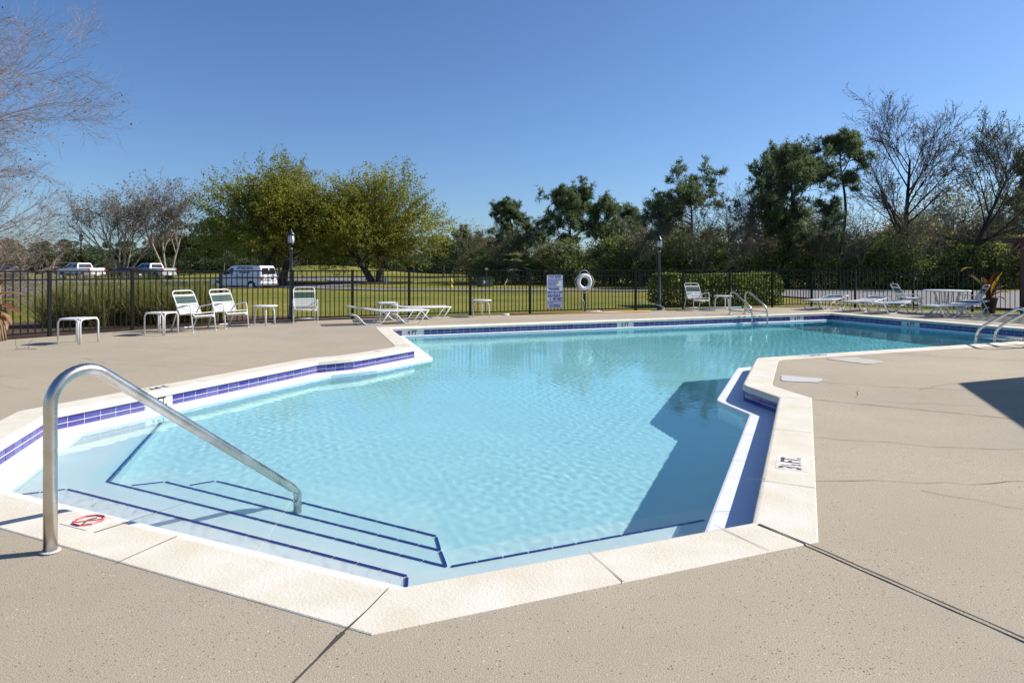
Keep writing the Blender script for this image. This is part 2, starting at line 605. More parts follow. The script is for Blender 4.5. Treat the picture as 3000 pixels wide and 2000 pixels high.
M_pot = pm('dark_brown_pot', (0.02, 0.014, 0.012), 0.45)
M_soil = pm('potting_soil', (0.03, 0.02, 0.013), 0.95)

# ------------------------------------------------------------------ ground, roads
FENCE = [(-9.95, 10.8), (-8.95, 12.22), (-8.08, 13.44), (-6.76, 14.66), (-5.45, 15.68), (-4.15, 16.42), (-2.78, 17.06), (-1.17, 17.68), (0.52, 18.32), (2.18, 19.0),
         (3.84, 19.62), (5.48, 20.2), (7.18, 20.83), (8.83, 21.42), (10.39, 21.9)]
FENCE_R = [(10.39, 21.9), (11.4, 20.98), (12.69, 19.98), (13.85, 19.0), (15.05, 18.0), (16.25, 17.0)]


def zt(x, y):
    return (-0.42 * np.exp(-((y - 52.5) / 5.5) ** 2 - ((x + 22) / 8) ** 2) + 1.9 * np.exp(-((x + 38) / 14) ** 2 - ((y - 130) / 18) ** 2)
            + 0.35 * np.exp(-((x + 70) / 40) ** 2 - ((y - 120) / 20) ** 2))


deck_out = []
for i, p in enumerate(FENCE):          # deck stops a hand's width inside the fence
    q = FENCE[min(i + 1, len(FENCE) - 1)]
    o = FENCE[max(i - 1, 0)]
    t = Vector((q[0] - o[0], q[1] - o[1])).normalized()
    deck_out.append((p[0] + t.y * 0.16, p[1] - t.x * 0.16))
deck_out[-1] = (10.4, 21.65)
for p in FENCE_R[1:]:
    deck_out.append((p[0] - 0.12, p[1] - 0.12))
deck_out += [(19.0, 14.0), (19.0, -7.0), (-13.0, -7.0), (-12.5, 5.0)]


def grid_lawn():
    ax = np.concatenate([np.linspace(-420, -110, 12)[:-1], np.linspace(-110, 70, 121)[:-1], np.linspace(70, 420, 12)])
    ay = np.concatenate([np.linspace(-120, -10, 8)[:-1], np.linspace(-10, 26, 73)[:-1], np.linspace(26, 170, 97)[:-1], np.linspace(170, 620, 14)])
    X, Y = np.meshgrid(ax, ay)
    Z = zt(X, Y) - 0.035
    nx, ny = len(ax), len(ay)
    V = np.stack([X.ravel(), Y.ravel(), Z.ravel()], 1)
    ins = inside(offset_poly(list(reversed(deck_out)), 0.0), X, Y).ravel()
    F = []
    for j in range(ny - 1):
        for i in range(nx - 1):
            q = (j * nx + i, j * nx + i + 1, (j + 1) * nx + i + 1, (j + 1) * nx + i)
            if not (ins[q[0]] and ins[q[1]] and ins[q[2]] and ins[q[3]]):
                F.append(q)
    me = npmesh('lawn', V, F, M_lawn, smooth=True)
    return tag(obj('lawn', me), kind='structure')


grid_lawn()


def drape(name, poly, mat, dz, step=1.5):
    """flat sheet following the terrain"""
    xs = [p[0] for p in poly]
    ys = [p[1] for p in poly]
    bm = bmesh.new()
    vs = [bm.verts.new((p[0], p[1], 0)) for p in poly]
    bm.faces.new(vs)
    x = math.floor(min(xs))
    while x < max(xs):
        x += step
        bmesh.ops.bisect_plane(bm, geom=bm.verts[:] + bm.edges[:] + bm.faces[:], plane_co=(x, 0, 0), plane_no=(1, 0, 0))
    y = math.floor(min(ys))
    while y < max(ys):
        y += step
        bmesh.ops.bisect_plane(bm, geom=bm.verts[:] + bm.edges[:] + bm.faces[:], plane_co=(0, y, 0), plane_no=(0, 1, 0))
    for v in bm.verts:
        v.co.z = float(zt(v.co.x, v.co.y)) + dz
    bmesh.ops.recalc_face_normals(bm, faces=bm.faces)
    me = bpy.data.meshes.new(name)
    bm.to_mesh(me)
    bm.free()
    if me.polygons and me.polygons[0].normal.z < 0:
        me.flip_normals()
    me.materials.append(mat)
    return tag(obj(name, me), kind='structure')


# road in front of the parked cars, entrance road, cart path, service road on the right
drape('parking_road', [(-80, 56), (-44, 55.5), (-34, 56.5), (-26, 62), (-17.5, 80), (-18, 92), (-22, 94), (-31, 74), (-36, 69.5), (-80, 69.5)], M_asph, 0.012)
drape('entrance_road', [(-60, 30), (-19.5, 30), (-19.3, 41), (-14.0, 49), (-13.5, 56.5), (-20, 57.5), (-26, 53), (-29, 47), (-36, 44.2), (-60, 43.5)], M_asph, 0.016)
drape('cart_path', [(-20, 55.0), (-13, 44.5), (-7, 40.2), (0, 39.4), (7, 39.0), (15, 38.6), (23, 38.0), (23, 34.6), (15, 35.6), (7, 36.3), (0, 36.9), (-8, 37.8), (-14.5, 42.0), (-20.2, 50.5)], M_asph, 0.02)
drape('service_road', [(14.2, 37.6), (22, 37.9), (34, 34), (46, 26), (46, 6), (20.5, 12.5), (17.6, 18.2), (13.9, 23.6), (12.6, 30)], M_asph, 0.024)
drape('loop_road', [(-36, 100), (-25, 97), (-17.5, 74), (-13, 66), (-12.0, 60), (-14.5, 58), (-17.5, 58.5), (-18.0, 63.5), (-21.5, 73), (-28, 90), (-38, 95)], M_asph, 0.028)

# mulch bed along the fence
mul = [(p[0] - 0.02, p[1] + 0.02) for p in FENCE]
outer = [(-13.6, 12.2), (-12.7, 15.0), (-11.2, 16.8), (-9.0, 17.8), (-7.0, 17.6), (-5.2, 17.3), (-2.95, 17.45), (-1.3, 18.02), (0.4, 18.66), (2.05, 19.34), (3.7, 19.95), (5.35, 20.55), (7.05, 21.2), (8.7, 21.75), (10.4, 22.2)]
inner = [(p[0] + 0.1, p[1] - 0.1) for p in deck_out[:15]]
drape('mulch_bed', inner + list(reversed(outer)), M_mulch, -0.012, step=0.5)
drape('mulch_ring', [(-14.0 + 4.6 * math.cos(a * 0.35), 61.0 + 4.6 * math.sin(a * 0.35)) for a in range(18)], M_mulch, 0.03, step=2)
drape('mulch_island', [(-22.5 + 3.6 * math.cos(a * 0.35), 60.5 + 3.2 * math.sin(a * 0.35)) for a in range(18)], M_mulch, 0.034, step=2)

# ------------------------------------------------------------------ pool plan
NOSE = [(-0.49, 2.57), (1.23, 3.24), (2.69, 6.38), (2.57, 7.06), (3.56, 9.21), (11.64, 12.31), (9.30, 18.40), (-2.66, 13.82), (-1.60, 10.46), (-2.30, 9.25), (-2.74, 8.92), (-4.17, 5.74), (-3.81, 4.70), (-3.54, 3.93)]
NR = [0, 0, 0, 0.13, 0.13, 0, 0, 0, 0.13, 0.25, 0, 0.05, 0.05, 0]
LEDGE_D = [0.28, 0.27, 0.27, 0.27, 0.27, 0.06, 0.05, 0.28, 0.24, 0.14, 0.19, 0.24, 0.24, 0.335]
WATER_Z = -0.21
LEDGE_Z = -0.175
# NOSE runs counter-clockwise: the pool lies on the left of each edge
LEDGE = offset_poly(NOSE, LEDGE_D)
LR = [0, 0, 0, 0.1, 0.06, 0, 0, 0, 0.05, 0, 0, 0, 0, 0]
FN = fillet(NOSE, NR)
FL = fillet(LEDGE, LR)


def floor_z(x, y):
    s = 0.934 * x + 0.358 * y
    q = -0.358 * x + 0.934 * y
    return -0.3048 * np.clip(2.4 + 0.07 * s + 0.03 * q + 0.022 * np.clip(s - 6, 0, None) ** 2, 2.4, 6.0)


def ring(name, A, za, B, zb, mat, parent=None):
    mb = MB()
    n = len(A)
    vs = [(p[0], p[1], za) for p in A] + [(p[0], p[1], zb) for p in B]
    mb.add(vs, [(i, (i + 1) % n, n + (i + 1) % n, n + i) for i in range(n)])
    return mb.build(name, mat, parent)


def sweep(name, P, rad, prof, mat, smooth_from=0, kind='structure'):
    """profile [(offset towards pool, z)] along closed polygon"""
    rings = []
    for (d, z) in prof:
        q = fillet(offset_poly(P, d), [max(r + (-d if False else 0), 0) for r in rad])
        rings.append([(a, b, z) for a, b in q])
    n = len(rings[0])
    mb = MB()
    vs = [p for r in rings for p in r]
    fs = []
    for k in range(len(rings) - 1):
        for i in range(n):
            j = (i + 1) % n
            fs.append((k * n + i, k * n + j, (k + 1) * n + j, (k + 1) * n + i))
    mb.add(vs, fs)
    o = mb.build(name, mat, None)
    return tag(o, kind=kind)


# deck slab with the pool opening
hole = fillet(offset_poly(NOSE, -0.295), NR)


def flat_with_hole(name, outer, hole, z, mat, skirt):
    polys = [[Vector((p[0], p[1], 0)) for p in outer], [Vector((p[0], p[1], 0)) for p in hole]]
    tri = tessellate_polygon(polys)
    allp = list(outer) + list(hole)
    mb = MB()
    mb.add([(p[0], p[1], z) for p in allp], tri)
    n = len(outer)
    mb.add([(p[0], p[1], z) for p in outer] + [(p[0], p[1], z - skirt) for p in outer], [(i, (i + 1) % n, n + (i + 1) % n, n + i) for i in range(n)])
    o = mb.build(name, mat, None, fix=False)
    bm = bmesh.new()
    bm.from_mesh(o.data)
    for f in bm.faces:
        f.normal_update()
        if f.normal.z < -0.5:
            f.normal_flip()
    bm.to_mesh(o.data)
    bm.free()
    return tag(o, kind='structure')


DECK = flat_with_hole('pool_deck', deck_out, hole, 0.0, M_deck, 0.15)
COPE = sweep('pool_coping', NOSE, NR, [(-0.31, -0.02), (-0.305, 0.002), (-0.3, 0.005), (-0.03, 0.005), (-0.012, 0.001), (-0.002, -0.008), (0.0, -0.018), (0.0, -0.058), (-0.006, -0.064), (-0.032, -0.065)], M_cope)
_n = len(COPE.data.polygons) // 9
for p in COPE.data.polygons:
    p.use_smooth = p.index // _n in (3, 4, 5)

# basin: walls below the ledge, sloping floor, steps and bench
wall_in = offset_poly(NOSE, [d - 0.012 for d in LEDGE_D])
FW = fillet(wall_in, LR)
mb = MB()
n = len(FW)
mb.add([(p[0], p[1], -0.22) for p in FW] + [(p[0], p[1], float(floor_z(p[0], p[1]))) for p in FW], [(i, n + i, n + (i + 1) % n, (i + 1) % n) for i in range(n)])
BASIN = tag(mb.build('pool_wall', M_plaster, None), kind='structure')
mb = MB()
tri = tessellate_polygon([[Vector((p[0], p[1], 0)) for p in FW]])
mb.add([(p[0], p[1], float(floor_z(p[0], p[1]))) for p in FW], tri)
FLOOR = tag(mb.build('pool_floor', M_plaster, None), kind='structure')

# ledge running round the basin just above the water
inner_tile = offset_poly(NOSE, -0.03)
A = fillet(inner_tile, NR)


def ledge():
    prof = [(None, LEDGE_Z)]
    rings = []
    lr = LR
    rings.append([(p[0], p[1], LEDGE_Z) for p in fillet(inner_tile, LR)])
    for (dd, z) in ((-0.02, LEDGE_Z), (-0.006, LEDGE_Z - 0.004), (0.0, LEDGE_Z - 0.014), (0.0, -0.245), (-0.012, -0.255)):
        q = fillet(offset_poly(NOSE, [d + dd for d in LEDGE_D]), LR)
        rings.append([(p[0], p[1], z) for p in q])
    n = len(rings[0])
    m = MB()
    m.add([p for r in rings for p in r], [(k * n + i, k * n + (i + 1) % n, (k + 1) * n + (i + 1) % n, (k + 1) * n + i) for k in range(len(rings) - 1) for i in range(n)])
    return tag(m.build('pool_ledge', M_ledge, None), kind='structure')


LEDGE_O = ledge()

# waterline wall with its tiles, one piece of wall per side of the pool
M_dark_tile = M_tile
TW = 0.155
tile_me = {}


def tile_mesh(w, h):
    key = (round(w, 3), round(h, 3))
    if key not in tile_me:
        b = MB().box((0, -0.0035, 0), (w - 0.0075, 0.007, h - 0.006))
        o = b.build('tile', M_tile, None, bevel=0.0012)
        tile_me[key] = o.data
        bpy.data.objects.remove(o)
    return tile_me[key]


def tiled_wall(poly_edge, ext0, ext1, skip=(), joined=False):
    """wall face under the coping along one edge, two rows of cobalt tiles standing proud of the grout"""
    a, b = Vector(poly_edge[0]), Vector(poly_edge[1])
    t = (b - a).normalized()
    nrm = Vector((-t.y, t.x))
    L = (b - a).length
    M0 = Matrix.Translation((a.x, a.y, 0)) @ Matrix.Rotation(math.atan2(t.y, t.x), 4, 'Z')
    w = bpy.data.objects.new('tiled_wall', None)
    b_ = MB()
    b_.add([(-ext0, 0, -0.055), (L + ext1, 0, -0.055), (L + ext1, 0, -0.182), (-ext0, 0, -0.182)], [(0, 1, 2, 3)])
    w = b_.build('tiled_wall', M_grout, None)
    w.matrix_world = M0
    tag(w, kind='structure')
    nt_ = max(1, int(round(L / TW)))
    tw = L / nt_
    jm = MB()
    for i in range(nt_):
        for (z0, z1) in ((-0.063, -0.126), (-0.128, -0.178)):
            c = ((i + 0.5) * tw, 0.004, (z0 + z1) / 2)
            if any(s0 <= c[0] <= s1 for s0, s1 in skip):
                continue
            if joined:
                jm.box(c, (tw - 0.004, 0.012, z0 - z1 - 0.003))
            else:
                o = obj('tile', tile_mesh(tw, z0 - z1), w)
                o.location = c
    if joined and jm.f:
        tag(jm.build('tile', M_tile, w), kind='stuff')
    return w, a, t, nrm, tw


TI = offset_poly(NOSE, -0.028)


def edge(i):
    return (TI[i], TI[(i + 1) % len(TI)])


def marker(w, s0, width, txt, size=0.135, sx=0.85):
    """white marker tile with black depth lettering on the waterline wall"""
    p = MB().box((s0, 0.003, -0.1205), (width, 0.008, 0.113)).build('depth_marker', M_wtile, w, bevel=0.001)
    p['label'] = 'white depth marker tile reading ' + txt
    M = frame((s0, 0.0075, -0.1215), (-1, 0, 0), (0, 0, 1), (0, 1, 0))
    text('lettering', txt, size, M_ink, p, M, sx=sx, bold=0.0035)


# e2 right notch, e5 right end, e6 long far side, e8-e9-e10-e11 left side
tiled_wall(edge(2), 0, 0)
w5, *_ = tiled_wall(edge(5), 0, 0, skip=[(3.85, 4.4)])
L5 = (Vector(edge(5)[1]) - Vector(edge(5)[0])).length
w6, a6, t6, n6, tw6 = tiled_wall(edge(6), 0, 0, skip=[])
for wI, spec in ((w6, [(0.86 + 0.42 - 0.0, '6 FT'), (6.92, '5 FT'), (12.35, '4 FT')]), (w5, [(4.12, '6 FT')])):
    for s0, tx in spec:
        for c in list(wI.children):
            if c.name.startswith('tile') and abs(c.location.x - s0) < 0.235:
                bpy.data.objects.remove(c)
        marker(wI, s0, 0.46, tx)
tiled_wall(edge(8), 0, 0)
tiled_wall(edge(9), 0, 0)
w10, *_ = tiled_wall(edge(10), 0, 0)
for c in list(w10.children):
    if abs(c.location.x - 2.43) < 0.16:
        bpy.data.objects.remove(c)
marker(w10, 2.43, 0.31, '3 FT.', size=0.13, sx=0.7)
tiled_wall(edge(11), 0, 0)
tiled_wall(edge(12), 0, 0)
for i in (0, 1, 3, 4, 7, 13):
    tiled_wall(edge(i), 0, 0, joined=True)

# steps, bench (all under water)
Z1, Z2, Z3, Z4 = -0.30, -0.42, -0.54, -0.66
ZB = -1.5
step1 = [(-3.10, 4.40), (-0.53, 3.18), (-0.51, 3.00), (-0.55, 2.75), (-3.6, 4.0), (-3.38, 4.28)]
bench_p = [(-3.56, 6.40), (-2.99, 4.66), (-0.35, 3.39), (1.22, 3.99), (1.75, 4.2), (1.2, 3.1), (-0.45, 2.5), (-3.7, 3.9), (-4.1, 4.9), (-4.3, 5.8), (-3.8, 6.5)]
step3 = [(-2.62, 4.77), (-0.42, 3.69), (-0.37, 3.51), (-0.35, 3.32), (-2.85, 4.5), (-2.83, 4.69)]
step4 = [(-2.30, 4.91), (-0.48, 3.99), (-0.44, 3.82), (-0.42, 3.6), (-2.5, 4.6), (-2.46, 4.81)]
STEPS = []
for nm, poly, z in (('step', step1, Z1), ('bench', bench_p, Z2), ('step', step3, Z3), ('step', step4, Z4)):
    STEPS.append(tag(MB().prism(poly, ZB, z, bottom=False).build(nm, M_plaster, FLOOR)))
nose_me = {}


def nosing(a, b, z, parent):
    b, a = Vector(a), Vector(b)
    L = (b - a).length
    k = max(1, int(round(L / 0.157)))
    w = L / k
    t = (b - a) / L
    key = round(w, 3)
    if key not in nose_me:
        m = MB()
        m.box((0, 0.0, 0.0), (w - 0.009, 0.012, 0.01))
        m.box((0, 0.006, -0.033), (w - 0.009, 0.01, 0.075))
        o = m.build('nosing_tile', M_nosing, None)
        nose_me[key] = o.data
        bpy.data.objects.remove(o)
    out = []
    for i in range(k):
        p = a + t * w * (i + 0.5)
        o = obj('nosing_tile', nose_me[key], parent)
        # local +y points to the open water, on the left of travel
        o.matrix_local = Matrix.Translation((p.x, p.y, z + 0.006)) @ Matrix.Rotation(math.atan2(t.y, t.x), 4, 'Z')
        out.append(o)
    return out


WET = [BASIN, FLOOR, LEDGE_O] + STEPS
WET += nosing((-0.53, 3.18), (-3.10, 4.40), Z1, STEPS[0]) + nosing((-0.51, 3.0), (-0.53, 3.17), Z1, STEPS[0]) + nosing((-3.11, 4.40), (-3.38, 4.28), Z1, STEPS[0])
WET += nosing((-0.35, 3.39), (-2.99, 4.66), Z2, STEPS[1]) + nosing((-2.99, 4.66), (-3.56, 6.40), Z2, STEPS[1]) + nosing((1.22, 3.99), (-0.33, 3.39), Z2, STEPS[1])
WET += nosing((-0.42, 3.69), (-2.62, 4.77), Z3, STEPS[2]) + nosing((-0.37, 3.51), (-0.42, 3.68), Z3, STEPS[2]) + nosing((-2.63, 4.77), (-2.83, 4.69), Z3, STEPS[2])
WET += nosing((-0.48, 3.99), (-2.30, 4.91), Z4, STEPS[3]) + nosing((-0.44, 3.82), (-0.48, 3.98), Z4, STEPS[3]) + nosing((-2.31, 4.91), (-2.46, 4.81), Z4, STEPS[3])
for o in WET:
    o.cycles.is_caustics_receiver = True

# water surface: a fine sheet with real wavelets
rng = np.random.default_rng(11)


def make_water():
    hh = 0.016
    ax = np.arange(-4.3, 12.0, hh)
    ay = np.arange(2.6, 18.7, hh)
    X, Y = np.meshgrid(ax.astype(np.float32), ay.astype(np.float32))
    # small wind ripples, a little stronger towards the far and right part of the pool
    amp = np.clip((Y - 4.2) / 6.0, 0.0, 1.0) * 0.55 + 0.45
    Z = np.zeros_like(X)
    for i in range(48):
        lam = rng.uniform(0.055, 0.14)
        k = 2 * math.pi / lam
        a = rng.uniform(0, 2 * math.pi)
        Z += np.float32(0.0042 * lam ** 2) * np.sin(np.float32(k * math.cos(a)) * X + np.float32(k * math.sin(a)) * Y + np.float32(rng.uniform(0, 6.28)))
    # patches of calmer and livelier water
    Z *= 0.75 + 0.45 * np.sin(X * 1.3 + Y * 0.7) * np.sin(Y * 0.9 - X * 0.5 + 1.0)
    for i in range(10):
        lam = rng.uniform(0.8, 2.2)
        k = 2 * math.pi / lam
        a = rng.uniform(0, 2 * math.pi)
        Z += np.float32(0.00022) * np.sin(np.float32(k * math.cos(a)) * X + np.float32(k * math.sin(a)) * Y + np.float32(rng.uniform(0, 6.28)))
    Z = Z * amp + WATER_Z
    nx, ny = len(ax), len(ay)
    ins = inside(offset_poly(FL, -0.05), X, Y)
    q = np.arange(nx * ny).reshape(ny, nx)
    F = np.stack([q[:-1, :-1], q[:-1, 1:], q[1:, 1:], q[1:, :-1]], -1).reshape(-1, 4)
    k = ins.ravel()
    F = F[k[F].all(1)]
    used = np.unique(F)
    remap = -np.ones(nx * ny, dtype=np.int64)
    remap[used] = np.arange(len(used))
    V = np.stack([X.ravel(), Y.ravel(), Z.ravel()], 1)[used]
    me = npmesh('water', V, remap[F], M_water, smooth=True)
    x, y = V[:, 0], V[:, 1]
    dep = WATER_Z - floor_z(x, y)
    for poly, z in ((step4, Z4), (step3, Z3), (bench_p, Z2), (step1, Z1)):
        dep = np.where(inside(poly, x, y), WATER_Z - z, dep)
    at = me.attributes.new('depth', 'FLOAT', 'POINT')
    at.data.foreach_set('value', dep.astype(np.float32))
    at = me.attributes.new('ripple', 'FLOAT', 'POINT')
    at.data.foreach_set('value', np.clip((y - 5.0) / 7.0, 0.08, 0.9).astype(np.float32))
    o = tag(obj('water', me), kind='structure')
    o.cycles.is_caustics_caster = True
    return o


make_water()


# ------------------------------------------------------------------ deck details: joints, cracks, patches, markers
def strip(name, pts, w, mat, parent, z=0.003, jitter=0.0, seed=0):
    rn = random.Random(seed)
    P = [Vector((p[0], p[1])) for p in pts]
    if jitter > 0:
        Q = [P[0]]
        for a, b in zip(P, P[1:]):
            k = max(2, int((b - a).length / 0.12))
            t = (b - a).normalized()
            nn = Vector((-t.y, t.x))
            for i in range(1, k + 1):
                e = 0 if i == k else rn.gauss(0, jitter)
                Q.append(a + (b - a) * (i / k) + nn * e)
        P = Q
    m = MB()
    vs = []
    for i, p in enumerate(P):
        t = (P[min(i + 1, len(P) - 1)] - P[max(i - 1, 0)]).normalized()
        nn = Vector((-t.y, t.x))
        ww = w * (rn.uniform(0.45, 1.4) if jitter > 0 else 1.0) / 2
        vs += [(p.x + nn.x * ww, p.y + nn.y * ww, z), (p.x - nn.x * ww, p.y - nn.y * ww, z)]
    m.add(vs, [(2 * i, 2 * i + 1, 2 * i + 3, 2 * i + 2) for i in range(len(P) - 1)])
    o = m.build(name, mat, parent, fix=False)
    if o.data.polygons[0].normal.z < 0:
        o.data.flip_normals()
    return o


# expansion joints
strip('joint', [(-0.60, 2.245), (-0.68, 1.98), (-0.85, 1.45), (-1.41, -0.3)], 0.016, M_crack, DECK, 0.009, 0.001, 1)
strip('joint', [(-0.50, 2.56), (-0.60, 2.25)], 0.009, M_crack, COPE, 0.008, 0.002, 2)
strip('joint', [(1.25, 3.2), (1.40, 2.95), (1.85, 2.1), (2.9, 0.1)], 0.012, M_crack, DECK, 0.009, 0.001, 3)
strip('joint', [(2.69, 6.36), (2.97, 6.29)], 0.006, M_crack, COPE, 0.008, 0.001, 4)
strip('joint', [(2.97, 6.29), (4.2, 5.55), (5.9, 4.55)], 0.008, M_crack, DECK, 0.004, 0.002, 5)
strip('joint', [(2.87, 7.58), (3.15, 7.45)], 0.006, M_crack, COPE, 0.008, 0.002, 6)
strip('joint', [(3.15, 7.45), (4.1, 6.95), (5.4, 6.6)], 0.007, M_crack, DECK, 0.004, 0.004, 7)
strip('joint', [(5.75, 10.0), (6.0, 9.55), (7.6, 8.6), (9.6, 7.5)], 0.009, M_crack, DECK, 0.008, 0.001, 8)
strip('joint', [(-8.0, 9.55), (-5.2, 8.9), (-3.6, 8.35)], 0.006, M_crackl, DECK, 0.004, 0.003, 9)
strip('joint', [(-2.05, 3.1), (-1.78, 3.52)], 0.006, M_crackl, COPE, 0.008, 0.002, 10)
strip('joint', [(-8.4, 5.65), (-4.7, 5.75)], 0.008, M_crackl, DECK, 0.004, 0.002, 11)
for k, (x, y) in enumerate(((-0.6, 14.6), (1.9, 15.56), (4.2, 16.44), (6.85, 17.46))):
    strip('joint', [(x, y), (x - 0.107, y + 0.28)], 0.008, M_crack, COPE, 0.008, 0.002, 30 + k)
for k, c in enumerate([[(1.02, 3.19), (1.18, 2.9)], [(1.52, 3.87), (1.80, 3.73)], [(2.1, 5.12), (2.38, 4.99)], [(4.9, 9.74), (5.02, 9.46)], [(7.1, 10.6), (7.22, 10.3)], [(-3.5, 7.25), (-3.78, 7.37)], [(-2.75, 8.93), (-3.02, 9.03)], [(-1.62, 3.06), (-1.74, 2.78)], [(-2.1, 12.05), (-2.4, 11.95)], [(0.35, 2.89), (0.46, 2.61)]]):
    strip('joint', c, 0.0045, M_crackl, COPE, 0.008, 0.003, 140 + k)
# cracks
CR = [[(-6.6, 10.6), (-5.4, 10.2), (-4.9, 10.25), (-3.9, 11.3), (-3.0, 12.1)], [(-5.1, 11.9), (-4.2, 12.0), (-3.7, 12.6), (-2.9, 12.9)], [(-3.95, 12.55), (-4.1, 13.2), (-5.0, 13.4)],
      [(-6.2, 9.2), (-5.5, 8.6), (-4.6, 8.4)], [(1.42, 3.9), (2.1, 3.87), (2.9, 3.82), (3.8, 3.9), (4.6, 3.75)], [(1.63, 4.95), (2.4, 4.85), (3.2, 4.6), (4.4, 4.45)],
      [(3.6, 7.15), (3.72, 6.75), (3.45, 6.35)], [(4.35, 6.75), (4.9, 7.1), (5.6, 7.15)], [(3.4, 6.25), (4.6, 5.9), (5.1, 5.2), (5.9, 4.9)], [(4.8, 8.6), (5.6, 8.0), (6.6, 7.55)],
      [(2.4, 3.7), (3.0, 3.2), (3.1, 2.7)], [(-8.2, 8.6), (-6.9, 8.0), (-5.6, 7.4)], [(-7.4, 7.4), (-6.0, 7.1), (-5.2, 6.8)], [(6.6, 16.6 + 1.9), (5.9, 18.2), (5.1, 18.5)],
      [(0.2, 15.9), (0.6, 16.6), (1.3, 17.4)], [(-0.4, 16.6), (0.5, 16.5), (1.1, 16.1)]]
for k, c in enumerate(CR):
    strip('crack', c, 0.005 if k < 8 else 0.0042, M_crackl, DECK, 0.004, 0.018, 50 + k)
# patches of fresh mortar


def patch(poly, seed, mat=None):
    rn = random.Random(seed)
    P = []
    n = len(poly)
    for i in range(n):
        a, b = Vector(poly[i]), Vector(poly[(i + 1) % n])
        for k in range(6):
            q = a + (b - a) * (k / 6)
            jj = min(0.012, (b - a).length * 0.05)
            P.append((q.x + rn.gauss(0, jj), q.y + rn.gauss(0, jj * 0.7)))
    return MB().prism(P, 0.0, 0.0065, bottom=False).build('mortar_patch', mat or M_patch, DECK)


patch([(3.11, 7.30), (3.50, 7.20), (3.66, 7.45), (3.27, 7.70)], 1)
patch([(4.50, 9.10), (4.83, 8.59), (5.22, 8.78), (5.03, 9.28)], 2, M_patch2)

# painted depth markers on the coping
e21 = Vector((0.934, 0.358, 0))
q = Vector((0.42, 0.907, 0))


def coping_text(txt, c, ang, size, mat, sx=0.8, plate=None):
    M = Matrix.Translation((c[0], c[1], 0.0095)) @ Matrix.Rotation(R(ang), 4, 'Z')
    if plate:
        pl = MB().box((0, 0, 0), (plate[0], plate[1], 0.003), M=Matrix.Translation((c[0], c[1], 0.0065)) @ Matrix.Rotation(R(ang), 4, 'Z')).build('depth_marker', plate[2], COPE)
        return text('lettering', txt, size, mat, pl, M, sx=sx, bold=0.003, depth=0.0006)
    return text('depth_marker', txt, size, mat, COPE, M, sx=sx, bold=0.003, depth=0.0006)


M_cplate = pm('pale_marker_patch', (0.64, 0.57, 0.45), 0.7, col2=(0.73, 0.7, 0.64), scale=14)
mp_ = MB().box((0, 0, 0), (0.3, 0.19, 0.0016), M=Matrix.Translation((1.86, 4.2, 0.0056)) @ Matrix.Rotation(R(65), 4, 'Z')).build('depth_marker', M_cplate, COPE)
for txt_, al_, size_, ac_ in (('3', -0.105, 0.19, 0.0), ('FT.', 0.075, 0.17, 0.0), ('1', -0.055, 0.075, 0.03), ('2', -0.03, 0.075, -0.03)):
    text('lettering', txt_, size_, M_inkb, mp_, Matrix.Translation((1.86, 4.2, 0.0072)) @ Matrix.Rotation(R(65), 4, 'Z') @ Matrix.Translation((al_, ac_, 0)), sx=0.62, bold=0.004, depth=0.0006)
coping_text('4 1/2 FT.', (4.55, 9.44), 201, 0.13, M_inkb, 0.8, (0.55, 0.17, M_wtile))
coping_text('3 FT.', (-3.86, 6.86), 246, 0.13, M_inkb, 0.9)
coping_text('4', (-1.86, 10.78), 110, 0.17, M_inkfaint, 0.9, (0.2, 0.2, M_cplate))
coping_text('3', (-2.12, 9.95), 240, 0.14, M_inkfaint, 0.9)
coping_text('4 FT', (-2.0, 14.19), 201, 0.12, M_inkfaint, 0.9)
coping_text('5 FT', (3.1, 16.15), 201, 0.12, M_inkfaint, 0.9)
# NO DIVING symbol: red octagon with a bar, on its worn plate beside the rail
nd = thing('no_diving_marker', 'faded red octagonal no diving symbol on the coping by the grab rail', 'marker', (-2.17, 3.24, 0.0065), R(66))
nd.scale = (0.8, 0.8, 1)
MB().box((0, 0, 0), (0.2, 0.26, 0.002)).build('plate', M_cplate, nd)
oc = [(0.085 * math.cos(R(22.5 + 45 * i)), 0.085 * math.sin(R(22.5 + 45 * i)), 0.003) for i in range(8)]
MB().tube(oc, 0.0075, 4, closed=True).build('octagon', M_red, nd)
MB().box((0, 0, 0.003), (0.16, 0.013, 0.002), rz=R(-45)).build('bar', M_red, nd)
MB().tube([(-0.05, -0.02, 0.003), (0.0, 0.015, 0.003), (0.05, 0.0, 0.003)], 0.004, 4).build('diver', M_inkb, nd)

# ------------------------------------------------------------------ fence
picket_me = MB().box((0, 0, 0.645), (0.019, 0.019, 1.18)).build('picket', M_fence, None)
pk = picket_me.data
bpy.data.objects.remove(picket_me)
pb = MB().box((0, 0, 0.63), (0.062, 0.062, 1.3)).box((0, 0, 1.288), (0.07, 0.07, 0.022)).build('post', M_fence, None, bevel=0.003)
pm_ = pb.data
bpy.data.objects.remove(pb)


